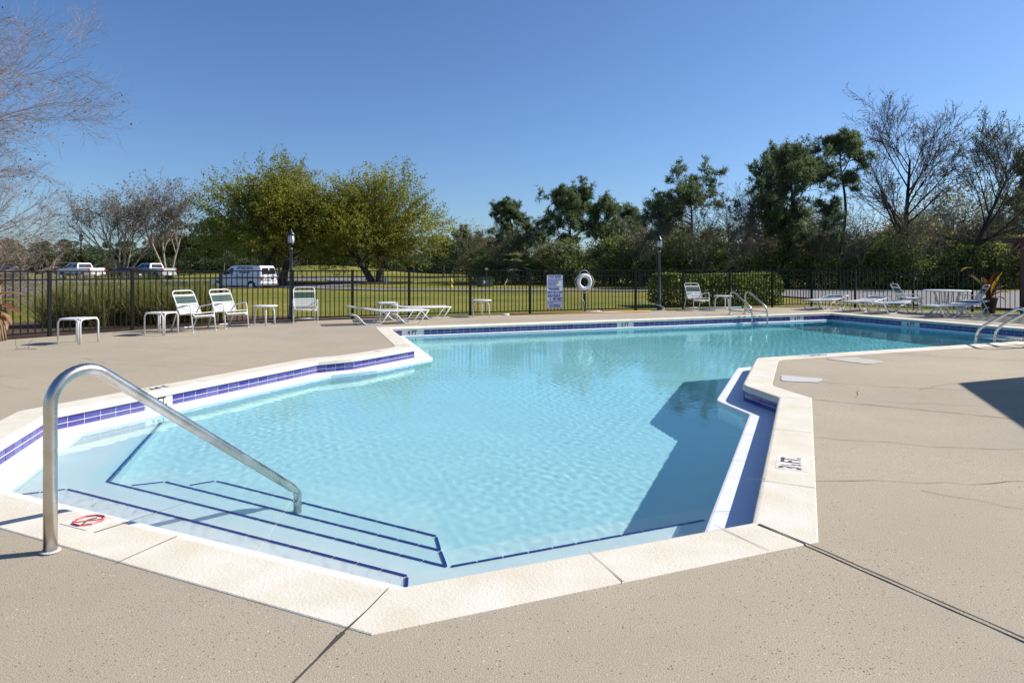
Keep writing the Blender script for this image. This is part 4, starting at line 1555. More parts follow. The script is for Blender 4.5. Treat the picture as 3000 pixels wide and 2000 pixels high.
def oak(label, loc, seed, H, R_, trunks):
    rng = np.random.default_rng(seed)
    t = tree_obj('oak_tree', label, 'tree', loc, 'oaks with fresh yellow green leaves')
    out = []
    prm = dict(seg=[5, 5, 4, 3, 3], wob=[0.1, 0.16, 0.2, 0.25, 0.3], up=[0.03, 0.05, 0.03, 0.0, -0.03], taper=0.6, n=[7, 8, 7, 5], t0=[0.25, 0.2, 0.15, 0.15], ang=[0.75, 0.75, 0.75, 0.8], rr=0.62, rmin=0.012, lr=[0.72, 0.58, 0.48, 0.45], apical=0.5)
    for (dx, dy, lean, r) in trunks:
        grow(rng, np.array([dx, dy, -0.15]), np.array([lean[0], lean[1], 1.0]), H * 0.55, r, 0, prm, out)
    me = branch_mesh('trunk', out, M_bark, (0, 1, 2, 3))
    V = np.empty(len(me.vertices) * 3, dtype=np.float32)
    obj('trunk', me, t)
    C = []
    for pts, rad, lev, d in out:
        if lev < 3:
            continue
        P = np.array(pts)
        n = 6 if lev == 4 else 4
        f = rng.uniform(0, 1, n) * (len(P) - 1)
        i = np.minimum(f.astype(int), len(P) - 2)
        q = P[i] + (P[i + 1] - P[i]) * (f - i)[:, None]
        C.append(q + rng.normal(size=(n, 3)) * 0.13)
    C = np.concatenate(C)
    # leafy sprays: many small drooping tufts filling an uneven dome
    ns = 2100
    u = rng.normal(size=(ns, 3))
    u[:, 2] = np.abs(u[:, 2]) * 1.1 - 0.42
    u /= np.linalg.norm(u, axis=1)[:, None]
    rad = rng.uniform(0.2, 1.0, ns) ** 0.5
    bump = 1 + 0.16 * np.sin(3 * np.arctan2(u[:, 1], u[:, 0]) + seed) + 0.12 * np.sin(5 * u[:, 2] + 2 * u[:, 0] * 3 + seed)
    S = np.stack([u[:, 0] * R_, u[:, 1] * R_ * 0.9, u[:, 2] * H * 0.6], 1) * (rad * bump)[:, None] + np.array([0, 0, H * 0.42])
    S = S[S[:, 2] > 1.4]
    A_ = u[:len(S)] if False else (S - np.array([0, 0, H * 0.35]))
    A_ /= np.linalg.norm(A_, axis=1)[:, None]
    k = 30
    t_ = rng.uniform(-0.75, 0.75, (len(S), k, 1))
    Q = S[:, None, :] + A_[:, None, :] * t_ * 0.95 + rng.normal(size=(len(S), k, 3)) * 0.17 * (1.15 - np.abs(t_))
    C = np.concatenate([C, Q.reshape(-1, 3)])
    V, F, rnd = leaf_cloud(C, 0.1, rng, 1.9, clump_rnd(C, rng, 1.1))
    obj('crown', npmesh('crown', V, F, LM_oak, rnd), t)
    print(label, 'leaves', len(C), 'size', C.max(0), C.min(0))
    return t


def bare_tree(name, label, loc, seed, prm, starts, mat, H, group=None, buds=0, leafm=None, lv=(0, 1, 2, 3, 4, 5), mat2=None, leafsize=0.05):
    rng = np.random.default_rng(seed)
    t = tree_obj(name, label, 'tree', loc, group)
    out = []
    for (p, d, L, r) in starts:
        grow(rng, np.array(p, float), np.array(d, float), L, r, 0, prm, out)
    top = len(prm['seg'])
    obj('trunk', branch_mesh('trunk', out, mat, (0, 1)), t)
    obj('crown', branch_mesh('crown', out, mat2 or mat, tuple(range(2, top)), sides=(8, 6, 4, 3, 3, 3)), t)
    if buds:
        C = []
        for pts, rad, lev, d in out:
            if lev < top - 1:
                continue
            if rng.uniform() < buds:
                C.append(pts[-1] + rng.normal(size=(3, 3)) * 0.06)
        C = np.concatenate(C)
        V, F, rnd = leaf_cloud(C, leafsize, rng, 1.5)
        obj('leaves', npmesh('leaves', V, F, leafm, rnd), t)
    allp = np.array([p for b in out for p in b[0]])
    print(label, 'branches', len(out), allp.max(0).round(1), allp.min(0).round(1))
    return t


def needle_tufts(C, D, rng, ln=0.3, nb=9, w=0.03):
    """needle tufts: thin triangles fanning out round direction D at each centre"""
    n = len(C)
    C = np.repeat(C, nb, 0)
    D = np.repeat(D, nb, 0)
    v = D * 0.7 + rng.normal(size=(n * nb, 3)) * 0.75
    v /= np.linalg.norm(v, axis=1)[:, None]
    l = ln * rng.uniform(0.6, 1.15, n * nb)[:, None]
    s = np.cross(v, rng.normal(size=(n * nb, 3)))
    s /= np.linalg.norm(s, axis=1)[:, None] + 1e-9
    tip = C + v * l + np.array([0, 0, -0.04]) * l
    V = np.stack([C - s * w * 0.5, C + s * w * 0.5, tip + s * w * 0.35, tip - s * w * 0.35], 1).reshape(-1, 3)
    return V, np.arange(4 * n * nb).reshape(-1, 4)


def pine(label, loc, seed, H, cr, cb, lean=(0, 0), n1=13, group='tall pines above the woodland', dens=1.0, r0=0.17, curve=0.05, flat=0.5, hang=0.0):
    """long bare trunk, crooked limbs from height cb, rounded masses of needle tufts"""
    rng = np.random.default_rng(seed)
    t = tree_obj('pine_tree', label, 'tree', loc, group)
    out = []
    k = 9
    p = np.array([0, 0, -0.2])
    d = np.array([lean[0], lean[1], 1.0])
    pts = [p]
    rad = [r0]
    for i in range(k):
        d = d + rng.normal(size=3) * curve
        d[2] = 1.0
        dn = d / np.linalg.norm(d)
        p = p + dn * (H * 0.93 / k)
        pts.append(p)
        rad.append(r0 * (1 - 0.7 * (i + 1) / k))
    out.append((pts, rad, 0, d))
    prm = dict(seg=[0, 4, 3, 3], wob=[0, 0.22, 0.3, 0.3], up=[0, 0.08, 0.1, 0.12], taper=0.6, n=[0, 6, 5], t0=[0, 0.35, 0.3], ang=[0, 0.8, 0.8], rr=0.6, rmin=0.012, lr=[0, 0.5, 0.45], apical=0.4)
    P = np.array(pts)
    for c in range(n1):
        f = cb + (1 - cb) * (c + rng.uniform(0, 0.8)) / n1
        x = f * k
        i = min(int(x), k - 1)
        q = P[i] + (P[i + 1] - P[i]) * (x - i)
        a = rng.uniform(0, 6.28)
        rel = (f - cb) / (1 - cb)
        L = cr * (math.sqrt(max(0.05, 1 - (rel * 1.6 - 0.6) ** 2 * 0.75)) if rel > 0.0 else 1) * rng.uniform(0.6, 1.1)
        nd = np.array([math.cos(a), math.sin(a), 0.1 + rel * 1.0])
        grow(rng, q, nd, L, r0 * 0.33 * (1.2 - 0.7 * rel), 1, prm, out)
    obj('trunk', branch_mesh('trunk', out, M_barkdark, (0, 1, 2, 3), sides=(8, 5, 4, 3)), t)
    C, D = [], []
    for pp, rr, lev, dd in out:
        if lev < 2:
            continue
        pp = np.array(pp)
        m = max(2, int((6 if lev == 3 else 4) * dens))
        f = rng.uniform(0.35, 1.0, m) * (len(pp) - 1)
        i = np.minimum(f.astype(int), len(pp) - 2)
        C.append(pp[i] + (pp[i + 1] - pp[i]) * (f - i)[:, None] + rng.normal(size=(m, 3)) * 0.1)
        D.append(np.tile(dd / np.linalg.norm(dd) + np.array([0, 0, 0.35]), (m, 1)))
    C = np.concatenate(C)
    D = np.concatenate(D)
    V, F = needle_tufts(C, D, rng, 0.3, 8, 0.036)
    rnd = np.repeat(np.clip(rng.beta(1.6, 2.2, len(C)), 0, 1), 8)
    obj('crown', npmesh('crown', V, F, LM_pine, rnd), t)
    print(label, 'tufts', len(C), C.max(0).round(1), C.min(0).round(1))
    return t


def blob_points(rng, n, blobs):
    """points near the surfaces and inside a set of ellipsoid lobes [(centre, radii)]"""
    w = np.array([b[1][0] * b[1][1] + b[1][2] * b[1][0] for b in blobs])
    idx = rng.choice(len(blobs), n, p=w / w.sum())
    u = rng.normal(size=(n, 3))
    u /= np.linalg.norm(u, axis=1)[:, None]
    r = rng.uniform(0.35, 1.08, n) ** 0.45
    c = np.array([b[0] for b in blobs])[idx]
    s = np.array([b[1] for b in blobs])[idx]
    return c + u * r[:, None] * s


def scrub(label, seed, H, W, mat, nleaf=5200, size=0.12, trunk=M_bark, group=None, name='scrub_tree', cat='tree', low=0.12, twigs=True):
    """irregular woodland tree: several stems, uneven lobes of leaves, twigs showing"""
    rng = np.random.default_rng(seed)
    t = tree_obj(name, label, cat, (0, 0, 0), group)
    out = []
    prm = dict(seg=[4, 4, 3, 2], wob=[0.12, 0.2, 0.28, 0.3], up=[0.05, 0.06, 0.03, 0], taper=0.65, n=[7, 6, 4], t0=[0.15, 0.15, 0.2], ang=[0.6, 0.7, 0.8], rr=0.55, rmin=0.011, lr=[0.5, 0.55, 0.5], apical=0.5)
    for k in range(3):
        grow(rng, np.array([rng.uniform(-0.5, 0.5), rng.uniform(-0.4, 0.4), -0.1]), np.array([rng.uniform(-0.35, 0.35), rng.uniform(-0.35, 0.35), 1]), H * rng.uniform(0.7, 0.95), 0.07, 0, prm, out)
    obj('trunk', branch_mesh('trunk', out, trunk, (0, 1, 2, 3), sides=(6, 4, 3, 3)), t)
    blobs = []
    for k in range(13):
        z = rng.uniform(low, 0.95) * H
        rr = W * (0.30 + 0.16 * rng.uniform(-1, 1)) * (1.1 - 0.45 * z / H)
        blobs.append(((rng.uniform(-0.5, 0.5) * W * (1.15 - 0.6 * z / H), rng.uniform(-0.5, 0.5) * W * (1.1 - 0.6 * z / H), z), (rr, rr, rr * 0.75)))
    C = blob_points(rng, nleaf, blobs)
    tips = np.array([b[0][-1] for b in out if b[2] >= 2])
    C2 = tips[rng.integers(0, len(tips), nleaf // 3)] + rng.normal(size=(nleaf // 3, 3)) * 0.16
    C = np.concatenate([C, C2])
    C = C[C[:, 2] > 0.05]
    V, F, rnd = leaf_cloud(C, size, rng, 1.6, clump_rnd(C, rng, 0.7, 0.4))
    obj('crown', npmesh('crown', V, F, mat, rnd), t)
    return t


def far_pine(seed, H, W):
    rng = np.random.default_rng(seed)
    t = tree_obj('distant_tree', 'x', 'tree', (0, 0, 0), None)
    out = []
    prm = dict(seg=[5, 3], wob=[0.05, 0.2], up=[0.05, 0.05], taper=0.6, n=[9], t0=[0.5], ang=[1.0], rr=0.4, rmin=0.02, lr=[0.28], apical=0.5)
    grow(rng, np.array([0, 0, -0.3]), np.array([rng.uniform(-0.05, 0.05), 0, 1]), H * 0.9, 0.17, 0, prm, out)
    obj('trunk', branch_mesh('trunk', out, M_bark, (0, 1), sides=(5, 3)), t)
    blobs = []
    for k in range(12):
        z = rng.uniform(0.42, 0.98) * H
        rr = W * rng.uniform(0.17, 0.3)
        blobs.append(((rng.uniform(-0.42, 0.42) * W, rng.uniform(-0.42, 0.42) * W, z), (rr, rr, rr * 0.6)))
    C = blob_points(rng, 2600, blobs)
    V, F, rnd = leaf_cloud(C, 0.3, rng, 1.5, clump_rnd(C, rng, 1.2, 0.35))
    obj('crown', npmesh('crown', V, F, LM_far, rnd), t)
    return t


# ------------------------------------------------------------------ trees
oak('broad oak with yellow green leaves behind the white van', (-22.8, 61.0, -0.1), 3, 11.6, 6.9, [(-0.3, 0, (-0.42, 0.1), 0.36), (0.35, 0.1, (0.12, -0.1), 0.33), (0.7, -0.2, (0.5, 0.15), 0.24)])
oak('rounder oak with yellow green leaves right of the lamp post', (-13.4, 62.0, -0.05), 8, 10.9, 6.1, [(-0.25, 0, (-0.3, 0.1), 0.36), (0.35, 0, (0.22, 0.0), 0.4)])

crape = dict(seg=[5, 4, 4, 3, 3], wob=[0.06, 0.1, 0.13, 0.18, 0.2], up=[0.04, 0.05, 0.03, 0.0, -0.02], taper=0.6, n=[6, 6, 5, 4], t0=[0.4, 0.25, 0.2, 0.15], ang=[0.42, 0.5, 0.55, 0.6], rr=0.62, rmin=0.016, lr=[0.66, 0.62, 0.52, 0.5], apical=0.5)
bare_tree('crape_myrtle', 'wide bare crape myrtle behind the white pickup', (-49.5, 80, -0.05), 21, crape,
          [((0.25 * math.cos(a), 0.25 * math.sin(a), -0.1), (0.5 * math.cos(a), 0.4 * math.sin(a), 1), 6.6, 0.15) for a in (0.2, 1.3, 2.5, 3.5, 4.6, 5.6)], M_barkpale, 10, 'crape myrtles in the car park', 0.4, LM_bud, mat2=M_twigm, leafsize=0.11)
bare_tree('crape_myrtle', 'narrower bare crape myrtle with pale forked trunks left of the oaks', (-43.6, 80, -0.05), 22, crape,
          [((0.3 * math.cos(a), 0.3 * math.sin(a), -0.1), (0.27 * math.cos(a), 0.27 * math.sin(a), 1), 7.0, 0.17) for a in (0.3, 2.4, 4.2)], M_barkpale, 10, 'crape myrtles in the car park', 0.5, LM_bud, mat2=M_twigm, leafsize=0.12)
bare_tree('crape_myrtle', 'small bare multi-stemmed crape myrtle just right of the van', (-24.2, 66.5, -0.05), 23, crape,
          [((0.35 * math.cos(a), 0.3 * math.sin(a), -0.1), (0.28 * math.cos(a), 0.28 * math.sin(a), 1), 2.5, 0.1) for a in (0.2, 1.2, 2.3, 3.4, 4.5, 5.5)], M_barkpale, 4, 'crape myrtles in the car park', 0, None, mat2=M_twigm)

# big bare tree reaching in from the left edge
left = dict(seg=[6, 5, 5, 4, 4, 3], wob=[0.05, 0.09, 0.12, 0.15, 0.18, 0.22], up=[0.0, 0.02, 0.015, 0.01, 0.0, 0.0], taper=0.65, n=[9, 7, 7, 6, 4], t0=[0.25, 0.2, 0.15, 0.1, 0.1], ang=[0.55, 0.5, 0.5, 0.5, 0.55], rr=0.6, rmin=0.0042, lr=[0.6, 0.6, 0.55, 0.5, 0.5], apical=0.5)
bare_tree('bare_tree', 'large bare twiggy tree reaching in from the left edge', (-21.5, 17.0, -0.05), 31, left,
          [((0.3 * math.cos(a), 0.3 * math.sin(a), -0.1), (l * math.cos(a), l * math.sin(a), 1), L, 0.15) for a, l, L in ((0.1, 0.3, 7.2), (-0.7, 0.5, 6.2), (0.9, 0.45, 6.6), (0.25, 0.8, 5.6), (-0.1, 0.14, 7.6), (0.05, 1.3, 5.4), (-0.3, 1.9, 5.0), (0.5, 2.4, 4.6), (2.6, 0.4, 5.6), (4.2, 0.4, 5.2))], M_barkpale, 9, None, 0.02, LM_dry, mat2=M_twig, leafsize=0.05)

# pines and bare trees rising over the woodland on the right
pine('tall pine with a straight dark trunk behind the ring buoy', (5.3, 56.0, 0), 41, 7.9, 3.0, 0.46, dens=1.2, n1=16)
pine('smaller pine leaning against the tall one above the ring buoy', (8.3, 57.0, 0), 42, 7.2, 2.6, 0.35, n1=13)
pine('spreading pine with a wide flat crown above the hedge lamp post', (14.2, 50.0, 0), 43, 7.4, 3.5, 0.55, dens=1.2, n1=15, curve=0.07)
pine('massive broad pine with dense dark crown right of the hedge', (19.3, 44.5, 0), 44, 8.4, 3.9, 0.33, dens=1.5, n1=22)
pine('slender crooked pine with a small high crown beside the bare tree', (23.3, 45.0, 0), 45, 10.9, 1.9, 0.72, dens=1.1, n1=9, curve=0.11, r0=0.15)
pine('dark pine at the right edge of the woodland', (38.4, 45.5, 0), 46, 9.9, 2.4, 0.3, dens=1.3, n1=20)
pine('rounded pine left of the tall trunk pine', (0.9, 60.0, 0), 47, 7.0, 2.9, 0.35, dens=1.2, n1=14)
pine('low pine between the palmetto and the woodland', (11.0, 60.0, 0), 48, 6.8, 2.2, 0.4, n1=11)
pine('small round topped pine right of the oaks', (-5.7, 88.0, 0), 49, 6.4, 2.6, 0.45, n1=11)

deadt = dict(seg=[7, 6, 5, 4, 3], wob=[0.04, 0.09, 0.13, 0.16, 0.2], up=[0.0, 0.05, 0.04, 0.03, 0.02], taper=0.72, n=[15, 8, 7, 5], t0=[0.3, 0.2, 0.15, 0.1], ang=[0.62, 0.5, 0.5, 0.55], rr=0.5, rmin=0.013, lr=[0.55, 0.55, 0.5, 0.5], apical=0.75)
bare_tree('bare_tree', 'tallest bare tree with fine upswept branches on the right', (28.3, 45.0, -0.05), 52, deadt, [((0, 0, -0.1), (0.0, 0, 1), 9.2, 0.24)], M_barkdark, 13, None, 0.12, LM_dry, mat2=M_twigd, leafsize=0.09)
bare_tree('bare_tree', 'bare tree leaning right near the right edge, a few yellow leaves', (28.9, 41.0, -0.05), 53, deadt, [((0, 0, -0.1), (0.42, 0, 1), 8.0, 0.19)], M_barkdark, 10, None, 0.14, LM_scrubg, mat2=M_twigd, leafsize=0.1)
sap = dict(seg=[5, 4, 4, 3], wob=[0.07, 0.12, 0.16, 0.2], up=[0.02, 0.03, 0.0, 0.0], taper=0.7, n=[8, 7, 5], t0=[0.2, 0.15, 0.1], ang=[0.6, 0.6, 0.6], rr=0.5, rmin=0.012, lr=[0.55, 0.5, 0.5], apical=0.6)
sp_ = bare_tree('bare_sapling', 'thin pale bare sapling tangled in the woodland edge behind the fence', (17.3, 44.0, -0.05), 54, sap, [((0.3 * i, 0.2 * i, -0.1), (0.25 * (i - 1), 0.1, 1), 4.6, 0.05) for i in range(3)], M_barkpale, 6, 'bare saplings in the woodland edge', 0.05, LM_bud, mat2=M_twigm, leafsize=0.07)
rn = random.Random(5)
for (x, y, s) in ((11.2, 48.5, 0.85), (13.2, 46.5, 0.9), (15.6, 45.0, 1.05), (20.6, 42.0, 0.75), (22.4, 42.4, 0.8), (26.5, 41.5, 0.85), (31.6, 41.0, 0.8), (-1.8, 66.0, 0.75), (-3.8, 72.0, 0.8)):
    u_ = 1500 + 1850 * x / y
    dup(sp_, (x, y, -0.05), rn.uniform(0, 6.28), 'thin bare sapling at the woodland edge ' + ('left of the ring buoy' if u_ < 1700 else 'behind the right lamp post' if u_ < 1990 else 'behind the hedge' if u_ < 2200 else 'below the broad dark pine' if u_ < 2420 else 'below the slender pine' if u_ < 2560 else 'below the tallest bare tree' if u_ < 2760 else 'near the pergola'), scale=s)

# understory and filling trees: a few variants copied through the woodland
V1 = [scrub('x', 61, 5.2, 4.2, LM_scrub, nleaf=4200, trunk=M_barkpale), scrub('x', 62, 6.4, 4.4, LM_scrub, nleaf=4600, trunk=M_barkpale), scrub('x', 63, 4.4, 4.0, LM_scrubg, nleaf=4200), scrub('x', 64, 3.0, 3.2, LM_scrubg, nleaf=3000, low=0.08), scrub('x', 65, 5.6, 4.0, LM_dry, nleaf=1500, size=0.11, trunk=M_barkpale)]
rn = random.Random(12)
spots = []
x = -2.5
while x < 40:          # front row of low shrubs and bushes
    y = 57.0 - max(0, x) * 0.62 if x < 22 else 43.4
    spots.append((x, y - 1.2 + rn.uniform(-0.6, 0.6), rn.choice([3, 3, 2]), rn.uniform(0.65, 0.95) if x > 4 else rn.uniform(0.5, 0.7)))
    x += rn.uniform(1.5, 2.1)
x = -3.0
while x < 46:          # second row
    y = 59.5 - max(0, x) * 0.6 if x < 22 else 46.3
    spots.append((x, y + rn.uniform(-1, 1), rn.choice([0, 1, 4, 2, 0, 2]), rn.uniform(0.68, 0.98) if x > 9 else rn.uniform(0.55, 0.8)))
    x += rn.uniform(1.5, 2.3)
x = -4.0
while x < 52:          # third row closes the gaps
    y = 65 - max(0, x) * 0.6 if x < 22 else 51.8
    spots.append((x, y + rn.uniform(-1.5, 1.5), rn.choice([1, 0, 1, 2]), rn.uniform(0.8, 1.12) if x > 9 else rn.uniform(0.65, 0.9)))
    x += rn.uniform(1.8, 2.6)
used = set()
ZONES = [(1480, 'left of the palmetto'), (1590, 'behind the palmetto and utility box'), (1700, 'behind the pool rules sign'), (1790, 'behind the ring buoy'), (1900, 'between ring buoy and right lamp'), (2030, 'behind the right lamp post'), (2160, 'behind the middle of the hedge'),
         (2300, 'behind the right end of the hedge'), (2420, 'behind the broad dark pine'), (2540, 'below the slender crooked pine'), (2680, 'below the tallest bare tree'), (2800, 'behind the round dining table'), (2900, 'behind the potted plant'), (9999, 'behind the pergola')]


def zone(x, y, Z):
    u = 1500 + 1850 * x / y
    for lim, nm in Z:
        if u < lim:
            return nm


KIND = ['olive green scrub tree', 'taller olive scrub tree', 'leafy green scrub tree', 'low green shrub', 'brownish scrub tree']
GRP = ['olive scrub trees of the woodland', 'tall scrub trees of the woodland', 'leafy scrub trees of the woodland', 'low shrubs at the woodland foot', 'brown scrub trees of the woodland']
for (x, y, k, s) in spots:
    yf_ = (57.0 - max(0, x) * 0.62) if x < 22 else 43.4
    row = 'at woodland front' if y < yf_ + 0.5 else ('in mid woodland' if y < yf_ + 5 else 'at woodland back')
    lab = KIND[k] + ' ' + row + ' ' + zone(x, y, ZONES)
    if k not in used:
        used.add(k)
        o = V1[k]
        o.location = (x, y, -0.05)
        o.rotation_euler = (0, 0, rn.uniform(0, 6.28))
        o.scale = (s, s, s)
        tag(o, lab, 'tree', GRP[k])
    else:
        dup(V1[k], (x, y, -0.05), rn.uniform(0, 6.28), lab, GRP[k], s)

# distant line of pines behind the car park, the oaks and the fairway
FP = [far_pine(71, 9.5, 6.5), far_pine(72, 8.5, 7.0), far_pine(73, 10.5, 6.0)]
rn = random.Random(3)
FZ = [(60, 'beyond the dark blue car'), (180, 'between the blue car and the white pickup'), (300, 'beyond the white pickup'), (420, 'beyond the black sedan'), (500, 'beyond the silver pickup'), (600, 'left of the van'), (720, 'beyond the van'), (840, 'behind the left oak'),
      (960, 'beyond the gap between the oaks'), (1100, 'behind the right oak'), (1250, 'just right of the right oak trunk'), (1360, 'right of the oaks'), (9999, 'beyond the utility box')]


def far_label(x, y):
    return ('near' if y < 140 else 'far' if y < 158 else 'farthest') + ' dark green pine of the tree line ' + zone(x, y, FZ)


first = [True] * 3
fs_ = []
u = -60
while u < 1420:
    Y = 150 + rn.uniform(-6, 6)
    fs_.append(((u - 1500) / 1850 * Y, Y, rn.uniform(0.62, 0.82)))
    u += rn.uniform(30, 48)
u = -60
while u < 1420:
    Y = 168 + rn.uniform(-6, 6)
    fs_.append(((u - 1500) / 1850 * Y, Y, rn.uniform(0.68, 0.92)))
    u += rn.uniform(34, 54)
for u_, Y, s in ((520, 112, 0.85), (560, 108, 0.9), (600, 112, 0.95), (655, 105, 0.95), (690, 112, 0.85), (735, 115, 0.8), (785, 120, 0.8), (900, 135, 0.75), (470, 120, 0.8), (1330, 96, 0.72), (1372, 92, 0.68), (1300, 104, 0.7), (1420, 100, 0.62), (1455, 98, 0.6)):
    fs_.append(((u_ - 1500) / 1850 * Y, Y, s))
for (x, y, s) in fs_:
    k = rn.randrange(3)
    z = float(zt(x, y)) - 0.1
    if first[k]:
        first[k] = False
        o = FP[k]
        o.location = (x, y, z)
        o.scale = (s, s, s)
        tag(o, far_label(x, y), 'tree', 'distant pines of the tree line')
    else:
        dup(FP[k], (x, y, z), rn.uniform(0, 6.28), far_label(x, y), 'distant pines of the tree line', s)
# undergrowth closing the foot of the far line
ug = scrub('x', 66, 3.4, 5.5, LM_far, nleaf=2600, size=0.22)
ugl = 'dark shrub in the undergrowth below the distant pines'
u = -70
i = 0
while u < 1480:
    Y = 145 + rn.uniform(-4, 5)
    X = (u - 1500) / 1850 * Y
    s = rn.uniform(0.9, 1.3)
    if i == 0:
        ug.location = (X, Y, float(zt(X, Y)) - 0.1)
        ug.scale = (s, s, s)
        tag(ug, ugl + ', ' + zone(X, Y, FZ), 'shrub', 'undergrowth of the distant tree line')
    else:
        dup(ug, (X, Y, float(zt(X, Y)) - 0.1), rn.uniform(0, 6.28), ugl + ', ' + zone(X, Y, FZ), 'undergrowth of the distant tree line', s)
    u += rn.uniform(34, 52)
    i += 1


# cabbage palm and grasses
def blades(rng, n, base, spread, length, width, droop, nseg=4, tilt=(0.1, 0.9)):
    """curved grass-like strips; returns V,F,rnd"""
    az = rng.uniform(0, 2 * math.pi, n)
    el = rng.uniform(tilt[0], tilt[1], n)
    d = np.stack([np.cos(az) * np.sin(el), np.sin(az) * np.sin(el), np.cos(el)], 1)
    p = base + np.stack([rng.normal(0, spread, n), rng.normal(0, spread, n), np.zeros(n)], 1)
    L = length * rng.uniform(0.6, 1.1, n)
    side = np.stack([-np.sin(az), np.cos(az), np.zeros(n)], 1)
    tw = rng.normal(size=(n, 3)) * 0.4
    side = side + tw
    side /= np.linalg.norm(side, axis=1)[:, None]
    rows = []
    for k in range(nseg + 1):
        w = width * (1 - (k / nseg) ** 1.5 * 0.9)
        rows.append(np.stack([p - side * w / 2, p + side * w / 2], 1))
        p = p + d * (L / nseg)[:, None]
        d = d + np.array([0, 0, -1]) * (droop * rng.uniform(0.5, 1.3, n))[:, None] / nseg
        d /= np.linalg.norm(d, axis=1)[:, None]
    V = np.stack(rows, 1).reshape(-1, 3)
    m = 2 * (nseg + 1)
    F = []
    b = np.arange(n) * m
    for k in range(nseg):
        F.append(np.stack([b + 2 * k, b + 2 * k + 1, b + 2 * k + 3, b + 2 * k + 2], 1))
    F = np.stack(F, 1).reshape(-1, 4)
    return V, F, np.repeat(rng.beta(1.5, 1.5, n), nseg)


def grass_clump(seed, n=1500, length=1.25):
    rng = np.random.default_rng(seed)
    t = thing('grass_clump', 'x', 'ornamental grass', (0, 0, 0))
    V, F, rnd = blades(rng, n, np.array([0, 0, 0.0]), 0.16, length, 0.018, 1.0, 5, (0.02, 0.75))
    obj('blades', npmesh('blades', V, F, LM_grass, rnd), t)
    V, F, rnd = blades(rng, 160, np.array([0, 0, 0.0]), 0.2, length * 0.75, 0.012, 1.6, 4, (0.5, 1.3))
    obj('dry_blades', npmesh('dry_blades', V, F, LM_dry, rnd), t)
    return t


GC = [grass_clump(81), grass_clump(82, 1300, 1.15)]
gl = [(-10.35, 14.5, 0.9, 'ornamental grass clump behind the fence, leftmost of the row'), (-9.55, 14.75, 1.08, 'tall ornamental grass clump with seed heads, second from the left behind the fence'), (-8.85, 15.1, 0.95, 'ornamental grass clump in the middle of the row behind the fence'),
      (-8.25, 15.2, 0.95, 'greyish ornamental grass clump behind the fence above the second side table'), (-7.65, 15.5, 0.92, 'ornamental grass clump behind the leftmost strap chair'), (-9.3, 15.9, 1.02, 'ornamental grass clump set back from the fence behind the others')]
for i, (x, y, s, lab) in enumerate(gl):
    if i < 2:
        o = GC[i]
        o.location = (x, y, -0.03)
        o.scale = (s, s, s)
        tag(o, lab, None, 'ornamental grass clumps behind the fence')
    else:
        dup(GC[i % 2], (x, y, -0.03), i * 1.3, lab, 'ornamental grass clumps behind the fence', s)

rng = np.random.default_rng(91)
pl = tree_obj('palmetto_palm', 'grey green palmetto palm in front of the woodland left of the rules sign', 'palm', (0.15, 52.0, -0.05))
MB().tube([(0, 0, 0), (0.05, 0, 0.8), (0, 0, 1.5)], [0.2, 0.18, 0.16], 8).build('trunk', M_bark, pl, smooth=True)
Vs, Fs, rs = [], [], []
b = 0
for k in range(34):
    az = rng.uniform(0, 6.28)
    el = rng.uniform(0.1, 1.9)
    d = np.array([math.cos(az) * math.sin(el), math.sin(az) * math.sin(el), math.cos(el)])
    hub = np.array([0, 0, 1.6]) + d * rng.uniform(0.7, 1.1)
    s = np.cross(d, np.array([0, 0, 1.0]))
    s /= np.linalg.norm(s) + 1e-9
    up = np.cross(s, d)
    for j in range(15):
        a = (j - 7) / 7 * 1.5
        v = d * math.cos(a) + s * math.sin(a)
        l = 0.75 * rng.uniform(0.8, 1.1)
        tip = hub + v * l + np.array([0, 0, -0.18 * l])
        sd_ = np.cross(v, up) * 0.035
        Vs.append(np.array([hub - sd_ * 0.5, hub + sd_ * 0.5, hub + v * l * 0.6 + sd_, tip]))
        rs.append(rng.uniform())
        Fs.append(np.arange(4) + b)
        b += 4
obj('fronds', npmesh('fronds', np.concatenate(Vs), np.array(Fs), LM_palm, rs), pl)

# plumed grass in the woodland edge
pg = thing('plume_grass', 'pale plumed grass at the foot of the pines right of the ring buoy', 'ornamental grass', (10.6, 49.0, -0.03))
V, F, rnd = blades(np.random.default_rng(92), 260, np.array([0, 0, 0.0]), 0.35, 2.6, 0.07, 0.35, 4, (0.02, 0.4))
obj('blades', npmesh('blades', V, F, leafmat('pale_plume', (0.2, 0.17, 0.12), (0.36, 0.32, 0.25), None, 0.4), rnd), pg)


